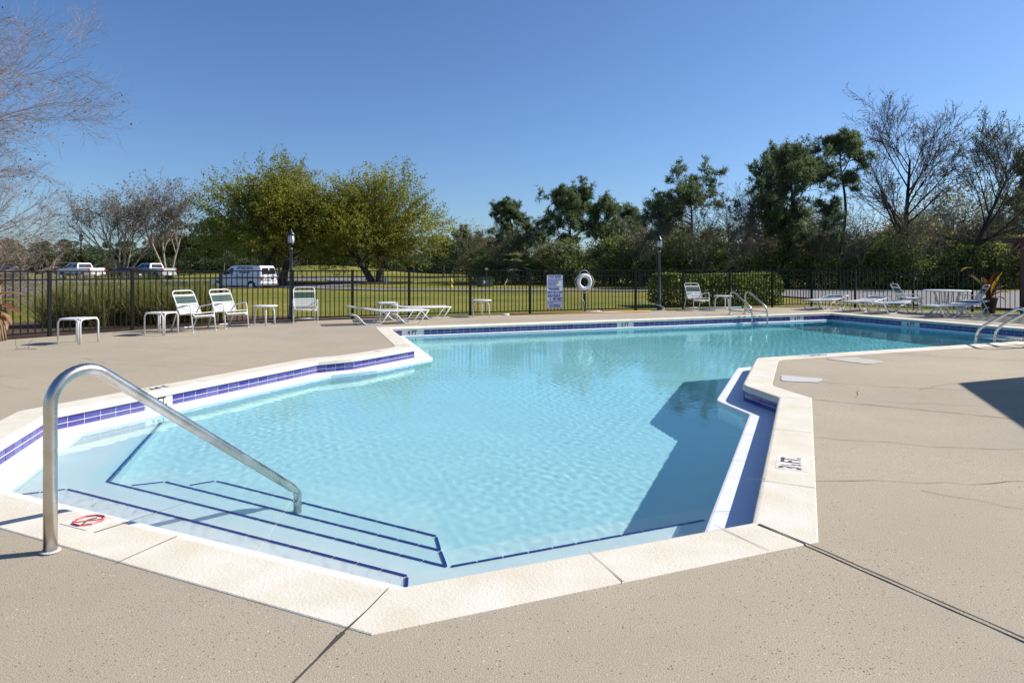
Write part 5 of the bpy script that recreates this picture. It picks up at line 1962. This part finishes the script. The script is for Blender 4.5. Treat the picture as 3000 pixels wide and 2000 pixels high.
# clipped hedge
def hedge():
    rng = np.random.default_rng(95)
    t = thing('clipped_hedge', 'long clipped green hedge behind the fence', 'hedge', (7.45, 23.2, -0.03), R(15))
    n = 15000
    L, W, H = 4.6, 1.7, 1.06
    C = rng.uniform(-1, 1, (n, 3))
    face = rng.integers(0, 5, n)
    C[face == 0, 2] = 1 - np.abs(rng.normal(0, 0.05, (face == 0).sum()))
    C[face == 1, 1] = -1 + np.abs(rng.normal(0, 0.07, (face == 1).sum()))
    C[face == 2, 2] = 1 - np.abs(rng.normal(0, 0.05, (face == 2).sum()))
    C[face == 3, 0] = np.sign(C[face == 3, 0]) * (1 - np.abs(rng.normal(0, 0.03, (face == 3).sum())))
    # rounded shoulders and uneven top
    C[:, 1] *= 1 - 0.2 * np.clip(C[:, 2], 0, 1) ** 3
    C[:, 0] *= 1 - 0.08 * np.clip(C[:, 2], 0, 1) ** 3
    P = C * np.array([L / 2, W / 2, H / 2]) + np.array([0, 0, H / 2 + 0.04])
    P[:, 2] *= 1 + 0.05 * np.sin(P[:, 0] * 2.1) * np.cos(P[:, 0] * 0.9 + 1)
    P += rng.normal(size=(n, 3)) * 0.03
    V, F, rnd = leaf_cloud(P, 0.06, rng, 1.5, clump_rnd(P, rng, 0.4, 0.5))
    obj('leaves', npmesh('leaves', V, F, LM_hedge, rnd), t)
    m = MB()
    for i in range(24):
        x = -2.1 + 4.2 * i / 23
        for y in (-0.4, 0.3):
            m.tube([(x, y, 0), (x + rng.uniform(-0.2, 0.2), y + rng.uniform(-0.2, 0.2), 0.9)], 0.012, 4)
    m.build('stems', M_bark, t)
    return t


hedge()


# ------------------------------------------------------------------ broad-leaved plants
def big_leaf(p0, d, L, W, droop, mat, parent, seed, fold=0.25, tatter=0.0, name='leaf'):
    rn = random.Random(seed)
    p = Vector(p0)
    d = Vector(d).normalized()
    side = d.cross(Vector((0, 0, 1)))
    side = side.normalized() if side.length > 1e-3 else Vector((1, 0, 0))
    n = 8
    vs = []
    for k in range(n + 1):
        f = k / n
        w = W * (math.sin(math.pi * min(1, f * 0.93 + 0.06)) ** 0.7) * (1 + tatter * rn.uniform(-1, 1)) / 2
        up = side.cross(d).normalized()
        vs += [p - side * w + up * w * fold, p, p + side * w + up * w * fold]
        p = p + d * (L / n)
        d = (d + Vector((rn.uniform(-0.05, 0.05), rn.uniform(-0.05, 0.05), -droop / n))).normalized()
    m = MB()
    fs = []
    for k in range(n):
        a = 3 * k
        fs += [(a, a + 1, a + 4, a + 3), (a + 1, a + 2, a + 5, a + 4)]
    m.add(vs, fs)
    return m.build(name, mat, parent, smooth=True, fix=False)


def plainleaf(name, c1, c2, trans=0.35):
    m = pm(name, c1, 0.55, col2=c2, scale=9)
    nt, N, L, b = nodes_of(m)
    tr = N.new('ShaderNodeBsdfTranslucent')
    src = b.inputs['Base Color'].links[0].from_socket
    L.new(src, tr.inputs['Color'])
    mx = N.new('ShaderNodeMixShader')
    mx.inputs['Fac'].default_value = trans
    L.new(b.outputs[0], mx.inputs[1]); L.new(tr.outputs[0], mx.inputs[2])
    L.new(mx.outputs[0], N['Material Output'].inputs['Surface'])
    return m


ML_brown = plainleaf('withered_leaf', (0.24, 0.12, 0.05), (0.36, 0.22, 0.1))
ML_rust = plainleaf('rust_leaf', (0.1, 0.03, 0.015), (0.2, 0.07, 0.03))
ML_yg = plainleaf('yellowing_leaf', (0.2, 0.24, 0.04), (0.32, 0.22, 0.06))
ML_or = plainleaf('orange_leaf', (0.5, 0.12, 0.015), (0.35, 0.08, 0.015), 0.5)
ML_ye = plainleaf('yellow_leaf', (0.55, 0.38, 0.02), (0.45, 0.2, 0.02), 0.5)
ML_gr = plainleaf('green_leaf', (0.05, 0.1, 0.03), (0.1, 0.15, 0.05))
bn = thing('banana_plant', 'withered banana plant with brown drooping leaves at the left edge', 'plant', (-9.35, 11.35, 0))
M_stem = pm('straw_stem', (0.3, 0.2, 0.11), 0.9, var=0.4, scale=20)
for k, (a, t) in enumerate(((0.3, 0.12), (2.1, 0.2), (4.2, 0.1), (5.4, 0.25))):
    MB().tube([(0.06 * math.cos(a), 0.06 * math.sin(a), 0), (0.14 * math.cos(a), 0.14 * math.sin(a), 0.45), (t * math.cos(a), t * math.sin(a), 1.0)], [0.022, 0.018, 0.012], 7).build('stem', M_stem, bn, smooth=True)
for k, (p, d, L, W, dr, mt) in enumerate([((0.05, -0.05, 0.78), (1, -0.25, 0.35), 0.72, 0.16, 0.55, ML_brown), ((0.05, -0.02, 0.72), (1, -0.1, 0.15), 0.45, 0.14, 0.3, ML_yg), ((0.0, -0.05, 0.9), (0.8, -0.2, 0.6), 0.42, 0.2, 0.5, ML_rust), ((0.0, 0, 1.0), (0.4, -0.2, 1), 0.5, 0.2, 1.2, ML_rust),
                                           ((0.06, -0.02, 0.55), (0.9, -0.2, 0.1), 0.5, 0.1, 1.8, ML_brown), ((0.08, 0.02, 0.46), (0.9, -0.4, -0.1), 0.42, 0.09, 1.6, ML_brown), ((0.05, 0.0, 0.62), (0.7, 0.1, 0.3), 0.5, 0.12, 2.2, ML_rust), ((0.0, -0.1, 0.35), (0.5, -0.6, -0.6), 0.36, 0.13, 1.2, ML_or), ((0, 0, 0.9), (-0.8, -0.2, 0.5), 0.7, 0.2, 0.9, ML_yg), ((0.02, 0.05, 0.6), (0.5, 0.5, 0.1), 0.5, 0.16, 1.6, ML_brown)]):
    big_leaf(p, d, L, W, dr, mt, bn, 100 + k, 0.3, 0.35)
rn = random.Random(8)
for k in range(9):
    a = rn.uniform(0, 6.28)
    MB().tube([(0.1 * math.cos(a), 0.1 * math.sin(a), 0.45), (0.17 * math.cos(a), 0.17 * math.sin(a), 0.25), (0.2 * math.cos(a), 0.2 * math.sin(a), 0.0)], [0.012, 0.016, 0.02], 5).build('dry_stalk', M_stem, bn, smooth=True)
tw = thing('fallen_twig', 'thin dry twig lying on the deck at the left', 'twig', (-8.0, 10.15, 0.004))
MB().tube([(0, 0, 0), (0.16, 0.05, 0.01), (0.34, 0.02, 0.0)], 0.004, 4).build('stalk', M_twigd, tw)
MB().tube([(0.05, 0.01, 0.0), (0.02, 0.0, 0.08), (0.0, 0.03, 0.16)], 0.003, 4).build('stalk', M_twigd, tw)
MB().tube([(0.2, 0.04, 0.0), (0.19, 0.05, 0.09), (0.25, 0.07, 0.16)], 0.003, 4).build('stalk', M_twigd, tw)

pt = thing('potted_plant', 'dark pot with orange and yellow leaved plant by the right fence', 'potted plant', (13.98, 18.5, 0))
MB().lathe([(0.14, 0.0), (0.17, 0.2), (0.2, 0.4), (0.215, 0.41), (0.215, 0.45), (0.19, 0.45), (0.185, 0.41)], 24).build('pot', M_pot, pt, smooth=True)
MB().lathe([(0.186, 0.39), (0.186, 0.4)], 20).build('soil', M_soil, pt)
for k, (p, d, L, W, dr, mt) in enumerate([((0, 0, 0.42), (-0.55, -0.1, 1), 1.05, 0.13, 1.0, ML_gr), ((0, 0, 0.42), (-0.5, 0, 0.95), 0.95, 0.12, 0.8, ML_rust), ((0, 0, 0.45), (0.05, -0.1, 1), 0.72, 0.2, 0.25, ML_or), ((0.02, 0, 0.45), (0.3, -0.1, 1), 0.82, 0.22, 0.4, ML_ye), ((-0.02, 0, 0.45), (-0.18, -0.15, 1), 0.62, 0.15, 0.5, ML_rust),
                                           ((0.03, 0, 0.45), (0.5, 0.1, 0.8), 0.7, 0.16, 1.3, ML_rust), ((0.03, 0, 0.42), (0.55, -0.2, 0.7), 0.62, 0.16, 1.6, ML_or), ((0, 0.03, 0.45), (0.1, 0.4, 1), 0.75, 0.18, 0.5, ML_gr), ((-0.05, 0, 0.45), (-0.4, -0.2, 0.8), 0.55, 0.12, 1.6, ML_rust), ((0.05, 0, 0.42), (0.7, -0.05, 0.4), 0.5, 0.14, 1.8, ML_brown)]):
    big_leaf(p, d, L, W, dr, mt, pt, 200 + k, 0.35, 0.1)
tipl = big_leaf((-0.62, -0.1, 1.32), (-0.7, 0, 0.1), 0.3, 0.16, 1.2, ML_ye, pt, 230, 0.2, 0.1)
for k in range(5):
    a = k * 1.26
    MB().tube([(0.05 * math.cos(a), 0.05 * math.sin(a), 0.4), (0.07 * math.cos(a), 0.07 * math.sin(a), 0.6)], 0.012, 5).build('stem', M_stem, pt)

# ------------------------------------------------------------------ pergola and pavilion at the right
pg = thing('pergola', 'red brown timber pergola at the right edge', 'pergola', (14.2, 17.55, 0), R(21))
for (x, y) in ((0.1, 0.0), (2.6, 0.0), (0.1, -2.3), (2.6, -2.3)):
    MB().box((x, y, 0.95), (0.17, 0.17, 1.9)).build('post', M_timber, pg, bevel=0.006)
for y in (0.0, -2.3):
    MB().box((1.3, y - 0.1, 1.93), (3.1, 0.045, 0.18)).build('beam', M_timber, pg)
    MB().box((1.3, y + 0.1, 1.93), (3.1, 0.045, 0.18)).build('beam', M_timber, pg)
for k in range(9):
    MB().box((-0.05 + 0.34 * k, -1.15, 2.09), (0.045, 3.3, 0.14)).build('rafter', M_timber, pg)
for k in range(8):
    MB().box((1.3, -2.5 + 0.38 * k, 2.18), (3.2, 0.04, 0.04)).build('batten', M_timber, pg)

hz = 2.75
kk = hz / math.tan(R(SUN_EL))
pc = (5.07 + math.cos(R(SUN_AZ)) * kk, 7.18 + math.sin(R(SUN_AZ)) * kk)
pv = thing('pavilion', 'tan pool pavilion just beyond the right edge, its roof shading the deck', 'pavilion', (pc[0], pc[1], 0))
oct_ = [(0, 0), (5.1, 1.95), (8.2, 0.4), (7.6, -5.0), (3.0, -7.0), (-0.4, -7.0), (-1.62, -3.65)]
MB().prism(oct_, hz - 0.16, hz).build('fascia', M_tan, pv)
mr = MB()
ap = (3.4, -2.4, hz + 1.4)
ro = [(p[0], p[1], hz + 0.002) for p in oct_] + [ap]
mr.add(ro, [(i, (i + 1) % 7, 7) for i in range(7)])
mr.build('roof', pm('brown_shingle', (0.16, 0.12, 0.1), 0.9, var=0.3, scale=8), pv)
for (x, y) in ((0.9, -0.6), (5.0, 1.0), (7.2, -0.6), (6.7, -4.6), (3.0, -6.0), (0.5, -6.0), (-0.6, -3.4)):
    MB().box((x, y, hz / 2 - 0.08), (0.28, 0.28, hz - 0.16)).build('column', M_tan, pv)

# ------------------------------------------------------------------ utilities on the lawn
hy = thing('fire_hydrant', 'yellow fire hydrant on the lawn beyond the fence', 'hydrant', (-4.3, 44.6, -0.04))
M_yel = pm('yellow_hydrant_paint', (0.6, 0.4, 0.02), 0.5)
MB().lathe([(0.13, 0), (0.13, 0.05), (0.09, 0.06), (0.09, 0.42), (0.12, 0.44), (0.12, 0.48), (0.09, 0.52), (0.07, 0.6), (0.025, 0.64), (0.025, 0.7)], 14).build('body', M_yel, hy, smooth=True)
for s in (-1, 1):
    MB().tube([(s * 0.08, 0, 0.34), (s * 0.17, 0, 0.34)], 0.055, 10).build('nozzle', M_yel, hy)
ub = thing('utility_box', 'dark green utility box on the lawn near the woodland', 'utility box', (-2.0, 46.8, -0.04), R(25))
M_ubox = pm('utility_green', (0.045, 0.075, 0.05), 0.5)
MB().box((0, 0, 0.33), (1.05, 0.8, 0.62)).build('cabinet', M_ubox, ub, bevel=0.02)
MB().box((0, 0, 0.66), (1.1, 0.85, 0.05)).build('lid', M_ubox, ub, bevel=0.012)
MB().box((-0.2, -0.405, 0.36), (0.16, 0.008, 0.2)).build('label_plate', M_white, ub)
sn = thing('small_sign_post', 'small white notice on a thin post behind the utility box', 'sign', (-1.95, 48.5, -0.04))
MB().tube([(0, 0, 0), (0, 0, 1.35)], 0.03, 6).build('post', M_bark, sn)
MB().box((0, -0.04, 1.32), (0.24, 0.02, 0.16)).build('plate', M_white, sn)
mk = thing('pipe_marker', 'slanting white marker stake right of the utility box', 'marker', (1.8 - 2.4, 46.5, -0.03))
MB().tube([(0, 0, 0), (0.28, 0.1, 0.62)], 0.03, 6).build('stake', M_white, mk)
bm_ = thing('valve_marker', 'small blue grey marker post beside the right-hand oak', 'marker', (-10.6, 53.0, -0.04))
MB().tube([(0, 0, 0), (0, 0, 0.6)], 0.1, 8).build('post', M_pole, bm_)

# ------------------------------------------------------------------ vehicles
M_glassd = pm('dark_car_glass', (0.01, 0.012, 0.015), 0.08, spec=0.8)
M_tyre = pm('tyre_rubber', (0.015, 0.015, 0.016), 0.85)
M_rim = pm('alloy_rim', (0.55, 0.55, 0.57), 0.3, 0.8)
M_tail = pm('tail_light_red', (0.4, 0.012, 0.015), 0.25)
M_head = pm('headlight_glass', (0.7, 0.72, 0.75), 0.12)
M_chrome = pm('chrome_bumper', (0.6, 0.6, 0.6), 0.2, 0.9)
M_trim = pm('dark_trim', (0.05, 0.048, 0.045), 0.6)
M_vanw = pm('van_white_paint', (0.72, 0.73, 0.76), 0.25)
M_truckw = pm('truck_white_paint', (0.76, 0.76, 0.78), 0.22)
M_silver = pm('silver_paint', (0.55, 0.56, 0.58), 0.25, 0.4)
M_navy = pm('navy_paint', (0.012, 0.016, 0.03), 0.18)
M_bluep = pm('slate_blue_paint', (0.03, 0.05, 0.1), 0.18)


def car(name, label, cat, loc, rz, paint, body, house, W, wt, wheels, wr, windows, rear, extras, lower=None, group='cars and vans parked by the road'):
    """x is forward; body and house are side outlines (x,z); the house tapers from half width W/2 to wt"""
    t = thing(name, label, cat, loc, rz, group)
    hw = W / 2
    m = MB()
    n = len(body)
    # body with tucked-in sills and rounded shoulders: five stations across the width
    st = [(-hw + 0.03, 0.97), (-hw, 1.0), (hw, 1.0), (hw - 0.03, 0.97)]
    vs = []
    zc = sum(p[1] for p in body) / n
    xc = sum(p[0] for p in body) / n
    for y, f in ((-hw, 0.93), (-hw + 0.09, 1.0), (hw - 0.09, 1.0), (hw, 0.93)):
        vs += [(xc + (x - xc) * (1 - (1 - f) * 0.25), y, zc + (z - zc) * f) for x, z in body]
    fs = []
    for k in range(3):
        for i in range(n):
            j = (i + 1) % n
            fs.append((k * n + i, k * n + j, (k + 1) * n + j, (k + 1) * n + i))
    fs.append(tuple(range(n)))
    fs.append(tuple(3 * n + i for i in reversed(range(n))))
    m.add(vs, fs)
    m.build('body', paint, t, bevel=0.02)
    z0 = min(p[1] for p in house)
    z1 = max(p[1] for p in house)

    def half(z):
        return hw * 0.95 + (wt - hw * 0.95) * (z - z0) / (z1 - z0)
    m = MB()
    n = len(house)
    m.add([(x, -half(z), z) for x, z in house] + [(x, half(z), z) for x, z in house], [(i, (i + 1) % n, n + (i + 1) % n, n + i) for i in range(n)] + [tuple(range(n)), tuple(n + i for i in reversed(range(n)))])
    m.build('cab', paint, t, bevel=0.035)
    for nm, poly in windows:
        for s in (-1, 1):
            b = MB()
            k = len(poly)
            b.add([(x, s * (half(z) + 0.006), z) for x, z in poly] + [(x, s * (half(z) - 0.02), z) for x, z in poly], [(i, (i + 1) % k, k + (i + 1) % k, k + i) for i in range(k)] + [tuple(range(k))])
            b.build('side_window', M_glassd, t)
    for nm, pts in rear:          # glass across the width: [(x,z,halfwidth),...] bottom, top
        b = MB()
        (x0, za, wa), (x1, zb_, wb), off = pts
        b.add([(x0 + off, -wa, za), (x0 + off, wa, za), (x1 + off, wb, zb_), (x1 + off, -wb, zb_)], [(0, 1, 2, 3)])
        b.build(nm, M_glassd, t)
    for x in wheels:
        for s in (-1, 1):
            y = s * (hw - 0.1)
            # dark arch, tyre and rim
            MB().tube([(x, s * (hw - 0.3), wr * 1.02), (x, s * (hw + 0.012), wr * 1.02)], wr * 1.2, 22).build('wheel_arch', M_black, t)
            wl = MB().tube([(x, y - s * 0.1, wr), (x, y - s * 0.09, wr), (x, y + s * 0.115, wr), (x, y + s * 0.125, wr)], [wr * 0.9, wr, wr, wr * 0.9], 22).build('wheel', M_tyre, t)
            MB().lathe([(wr * 0.62, 0), (wr * 0.6, 0.012), (wr * 0.2, 0.02), (0.03, 0.03)], 16).build('rim', M_rim, wl)
            rm = wl.children[0]
            rm.matrix_local = Matrix.Translation((x, y + s * 0.118, wr)) @ Matrix.Rotation(-s * R(90), 4, 'X')
            for q in range(6):
                a = q * math.pi / 3
                pass
    for nm, c, size, mt in extras:
        MB().box(c, size).build(nm, mt, t, bevel=min(size) * 0.2)
    return t


def pickup(name, label, loc, rz, paint, two_tone):
    body = [(-2.85, 0.55), (-2.85, 1.36), (-0.85, 1.37), (1.55, 1.34), (2.6, 1.24), (2.85, 1.1), (2.85, 0.5), (2.3, 0.45), (-2.4, 0.48)]
    house = [(-0.85, 1.33), (-0.66, 1.9), (-0.55, 1.95), (0.75, 1.96), (1.0, 1.9), (1.75, 1.32)]
    win = [('side_window', [(-0.66, 1.42), (-0.55, 1.82), (0.1, 1.86), (0.12, 1.42)]), ('side_window', [(0.2, 1.42), (0.2, 1.86), (0.72, 1.85), (1.35, 1.42)])]
    rear = [('rear_window', ((-0.82, 1.42, 0.76), (-0.685, 1.84, 0.66), -0.015)), ('windscreen', ((1.66, 1.4, 0.78), (1.06, 1.84, 0.68), 0.03))]
    ex = [('bumper', (-2.9, 0, 0.62), (0.14, 1.86, 0.2), M_chrome), ('bumper', (2.9, 0, 0.62), (0.12, 1.86, 0.22), M_chrome), ('tailgate', (-2.858, 0, 1.05), (0.03, 1.5, 0.52), paint), ('bed_cover', (-1.86, 0, 1.375), (1.9, 1.6, 0.03), paint if two_tone else M_trim),
          ('tail_light', (-2.83, -0.9, 1.12), (0.1, 0.18, 0.42), M_tail), ('tail_light', (-2.83, 0.9, 1.12), (0.1, 0.18, 0.42), M_tail), ('headlight', (2.8, -0.78, 1.05), (0.14, 0.3, 0.2), M_head), ('headlight', (2.8, 0.78, 1.05), (0.14, 0.3, 0.2), M_head),
          ('grille', (2.86, 0, 1.0), (0.06, 1.1, 0.35), M_chrome), ('licence_plate', (-2.98, 0, 0.63), (0.02, 0.32, 0.15), M_white), ('mirror', (1.15, 1.05, 1.48), (0.12, 0.2, 0.2), M_trim), ('mirror', (1.15, -1.05, 1.48), (0.12, 0.2, 0.2), M_trim),
          ('brake_light', (-0.6, 0, 1.95), (0.1, 0.4, 0.04), M_tail)]
    if two_tone:
        ex += [('lower_cladding', (0.1, s * 0.985, 0.66), (2.9, 0.04, 0.3), M_trim) for s in (-1, 1)]
    return car(name, label, 'pickup truck', loc, rz, paint, body, house, 1.96, 0.7, (-1.75, 1.85), 0.41, win, rear, ex)


def sedan(name, label, loc, rz, paint, suv=False):
    body = [(-2.35, 0.35), (-2.4, 0.85), (-2.2, 0.98), (-1.4, 1.0), (1.0, 0.98), (2.1, 0.82), (2.4, 0.65), (2.38, 0.32), (2.0, 0.25), (-2.0, 0.28)]
    hgt = 1.45 if not suv else 1.6
    house = [(-1.9, 0.95), (-1.1, hgt - 0.06), (-0.6, hgt), (0.3, hgt), (0.6, hgt - 0.06), (1.45, 0.95)]
    win = [('side_window', [(-1.35, 1.02), (-0.95, hgt - 0.12), (-0.35, hgt - 0.08), (-0.35, 1.02)]), ('side_window', [(-0.28, 1.02), (-0.28, hgt - 0.08), (0.3, hgt - 0.1), (1.1, 1.02)])]
    rear = [('rear_window', ((-1.78, 1.05, 0.68), (-1.2, hgt - 0.1, 0.56), -0.025)), ('windscreen', ((1.38, 1.03, 0.72), (0.68, hgt - 0.09, 0.58), 0.025))]
    ex = [('bumper', (-2.37, 0, 0.45), (0.14, 1.66, 0.2), paint), ('bumper', (2.36, 0, 0.42), (0.12, 1.66, 0.2), paint), ('tail_light', (-2.34, -0.68, 0.78), (0.1, 0.34, 0.14), M_tail), ('tail_light', (-2.34, 0.68, 0.78), (0.1, 0.34, 0.14), M_tail),
          ('headlight', (2.26, -0.66, 0.68), (0.2, 0.34, 0.13), M_head), ('headlight', (2.26, 0.66, 0.68), (0.2, 0.34, 0.13), M_head), ('licence_plate', (-2.45, 0, 0.62), (0.02, 0.32, 0.15), M_white), ('grille', (2.39, 0, 0.52), (0.04, 0.9, 0.16), M_chrome),
          ('mirror', (0.95, 0.95, 1.05), (0.12, 0.2, 0.14), paint), ('mirror', (0.95, -0.95, 1.05), (0.12, 0.2, 0.14), paint)]
    return car(name, label, 'car', loc, rz, paint, body, house, 1.82, 0.6, (-1.42, 1.42), 0.33, win, rear, ex)


pickup('pickup_truck', 'white two-tone pickup truck with a covered bed, parked on the left', (-48.9, 71.6, 0.0), R(157), M_truckw, True)
sedan('parked_car', 'black sedan parked half in front of the silver pickup', (-44.8, 73.2, 0.0), R(157), M_navy)
pickup('pickup_truck', 'silver pickup truck parked behind the black sedan', (-42.6, 74.8, 0.0), R(157), M_silver, False)
sedan('parked_car', 'dark blue car at the left edge with its bonnet towards the pool', (-62.2, 78.0, 0.0), R(-28), M_bluep, True)

# van
vb = [(-2.7, 0.45), (-2.72, 1.2), (-2.6, 1.3), (1.3, 1.3), (1.75, 1.18), (2.5, 1.02), (2.68, 0.85), (2.7, 0.42), (2.2, 0.36), (-2.3, 0.38)]
vh = [(-2.64, 1.26), (-2.55, 1.85), (-2.4, 2.04), (0.2, 2.06), (0.55, 1.98), (1.45, 1.26)]
van = car('work_van', 'white work van with blue lettering, parked beyond the fence', 'van', (-22.7, 53.4, -0.5), R(160), M_vanw, vb, vh, 2.0, 0.82, (-1.72, 1.78), 0.37,
          [('side_window', [(0.25, 1.36), (0.25, 1.86), (0.5, 1.86), (1.1, 1.36)])],
          [('rear_window', ((-2.655, 1.36, 0.8), (-2.57, 1.86, 0.72), -0.03)), ('windscreen', ((1.4, 1.33, 0.82), (0.62, 1.92, 0.75), 0.03))],
          [('bumper', (-2.78, 0, 0.52), (0.16, 1.96, 0.16), M_chrome), ('bumper', (2.74, 0, 0.5), (0.12, 1.9, 0.2), M_chrome), ('tail_light', (-2.7, -0.92, 0.98), (0.08, 0.14, 0.32), M_tail), ('tail_light', (-2.7, 0.92, 0.98), (0.08, 0.14, 0.32), M_tail),
           ('headlight', (2.62, -0.76, 0.84), (0.16, 0.3, 0.2), M_head), ('headlight', (2.62, 0.76, 0.84), (0.16, 0.3, 0.2), M_head), ('grille', (2.7, 0, 0.8), (0.06, 1.1, 0.3), M_trim), ('licence_plate', (-2.735, -0.35, 1.0), (0.02, 0.34, 0.18), M_trim),
           ('mirror', (0.95, 1.08, 1.42), (0.14, 0.22, 0.26), M_trim), ('mirror', (0.95, -1.08, 1.42), (0.14, 0.22, 0.26), M_trim), ('door_pillar', (-2.635, 0, 1.62), (0.03, 0.1, 0.55), M_vanw)])
M_vblue = pm('van_blue_print', (0.02, 0.09, 0.2), 0.4)


def vanside(s_, z, x, size, sx=0.8, bold=0.006):
    # left side of the van (+y) faces the pool
    h = 1.0 * 0.95 + (0.82 - 0.95) * (z - 1.26) / (2.06 - 1.26) if z > 1.27 else 1.0
    sl = math.atan2(0.13, 0.8) if z > 1.27 else 0.0
    M = frame((x, h + 0.012, z), (-1, 0, 0), (0, -math.sin(sl), math.cos(sl)), (0, math.cos(sl), math.sin(sl)))
    return text('lettering', s_, size, M_vblue, van, M, sx=sx, bold=bold)


vanside('DITTELECTRICAL', 1.84, -0.95, 0.3, 0.72, 0.014)
vanside('OF DESTIN', 1.5, -0.95, 0.3, 0.8, 0.014)
fp = MB()
rn = random.Random(2)
for z, x0, x1, h in ((1.14, -1.9, 0.0, 0.045), (1.0, -1.95, 0.1, 0.05)):
    x = x0
    while x < x1:
        w = rn.uniform(0.05, 0.16)
        fp.box((x, 1.0, z), (w, 0.016, h))
        x += w + 0.06
for z in (0.98, 0.88, 0.78):
    y = -0.05
    while y < 0.75:
        w = rn.uniform(0.06, 0.16)
        fp.box((-2.72, y, z), (0.016, w, 0.05))
        y += w + 0.06
for z in (1.22, 1.12, 0.8):
    y = -0.75
    while y < 0.0:
        w = rn.uniform(0.06, 0.16)
        fp.box((-2.72, y, z), (0.016, w, 0.05))
        y += w + 0.06
fp.build('small_print', M_vblue, van)
# roof of far houses between the trees
M_troof = pm('terracotta_roof', (0.36, 0.14, 0.08), 0.85)
for k, (x, y, lab) in enumerate(((-121.0, 156.0, 'low house with terracotta roof among the trees at far left'), (-70.0, 158.0, 'low pale house glimpsed between the distant trees left of the oaks'))):
    h = thing('far_house', lab, 'house', (x, y, 0.0), R(10 * k))
    MB().box((0, 0, 1.3), (11, 7, 2.6)).build('wall', M_tan, h)
    MB().add([(-6, -4, 2.6), (6, -4, 2.6), (6, 4, 2.6), (-6, 4, 2.6), (-3.5, 0, 4.0), (3.5, 0, 4.0)], [(0, 1, 5, 4), (1, 2, 5), (2, 3, 4, 5), (3, 0, 4)]).build('roof', M_troof, h)
    for q in (-3, 0, 3):
        MB().box((q, -3.52, 1.4), (1.2, 0.06, 1.2)).build('window', M_glassd, h)

# look-alikes that still share a label: say which one of them, seen from the pool
same = {}
for o in list(COL.objects):
    if o.parent is None and o.get('label'):
        same.setdefault(o['label'], []).append(o)
for lab, objs in same.items():
    if len(objs) > 1:
        objs.sort(key=lambda o: o.location.x / max(o.location.y, 0.1))
        n = len(objs)
        for i, o in enumerate(objs):
            o['label'] = ('leftmost ' if i == 0 else 'rightmost ' if i == n - 1 else 'middle ' if n == 3 else ('second ', 'third ', 'fourth ', 'fifth ')[min(i - 1, 3)]) + lab

for o in list(COL.objects):
    if o.parent is None and o.get('label') and len(o['label'].split()) > 16:
        t_ = o['label'].replace('dark shrub in the undergrowth below the distant pines,', 'dark undergrowth shrub').replace(' of the tree line', '').replace(' scrub tree', ' tree').replace(' at woodland', ' woodland')
        o['label'] = ' '.join(t_.split()[:16])
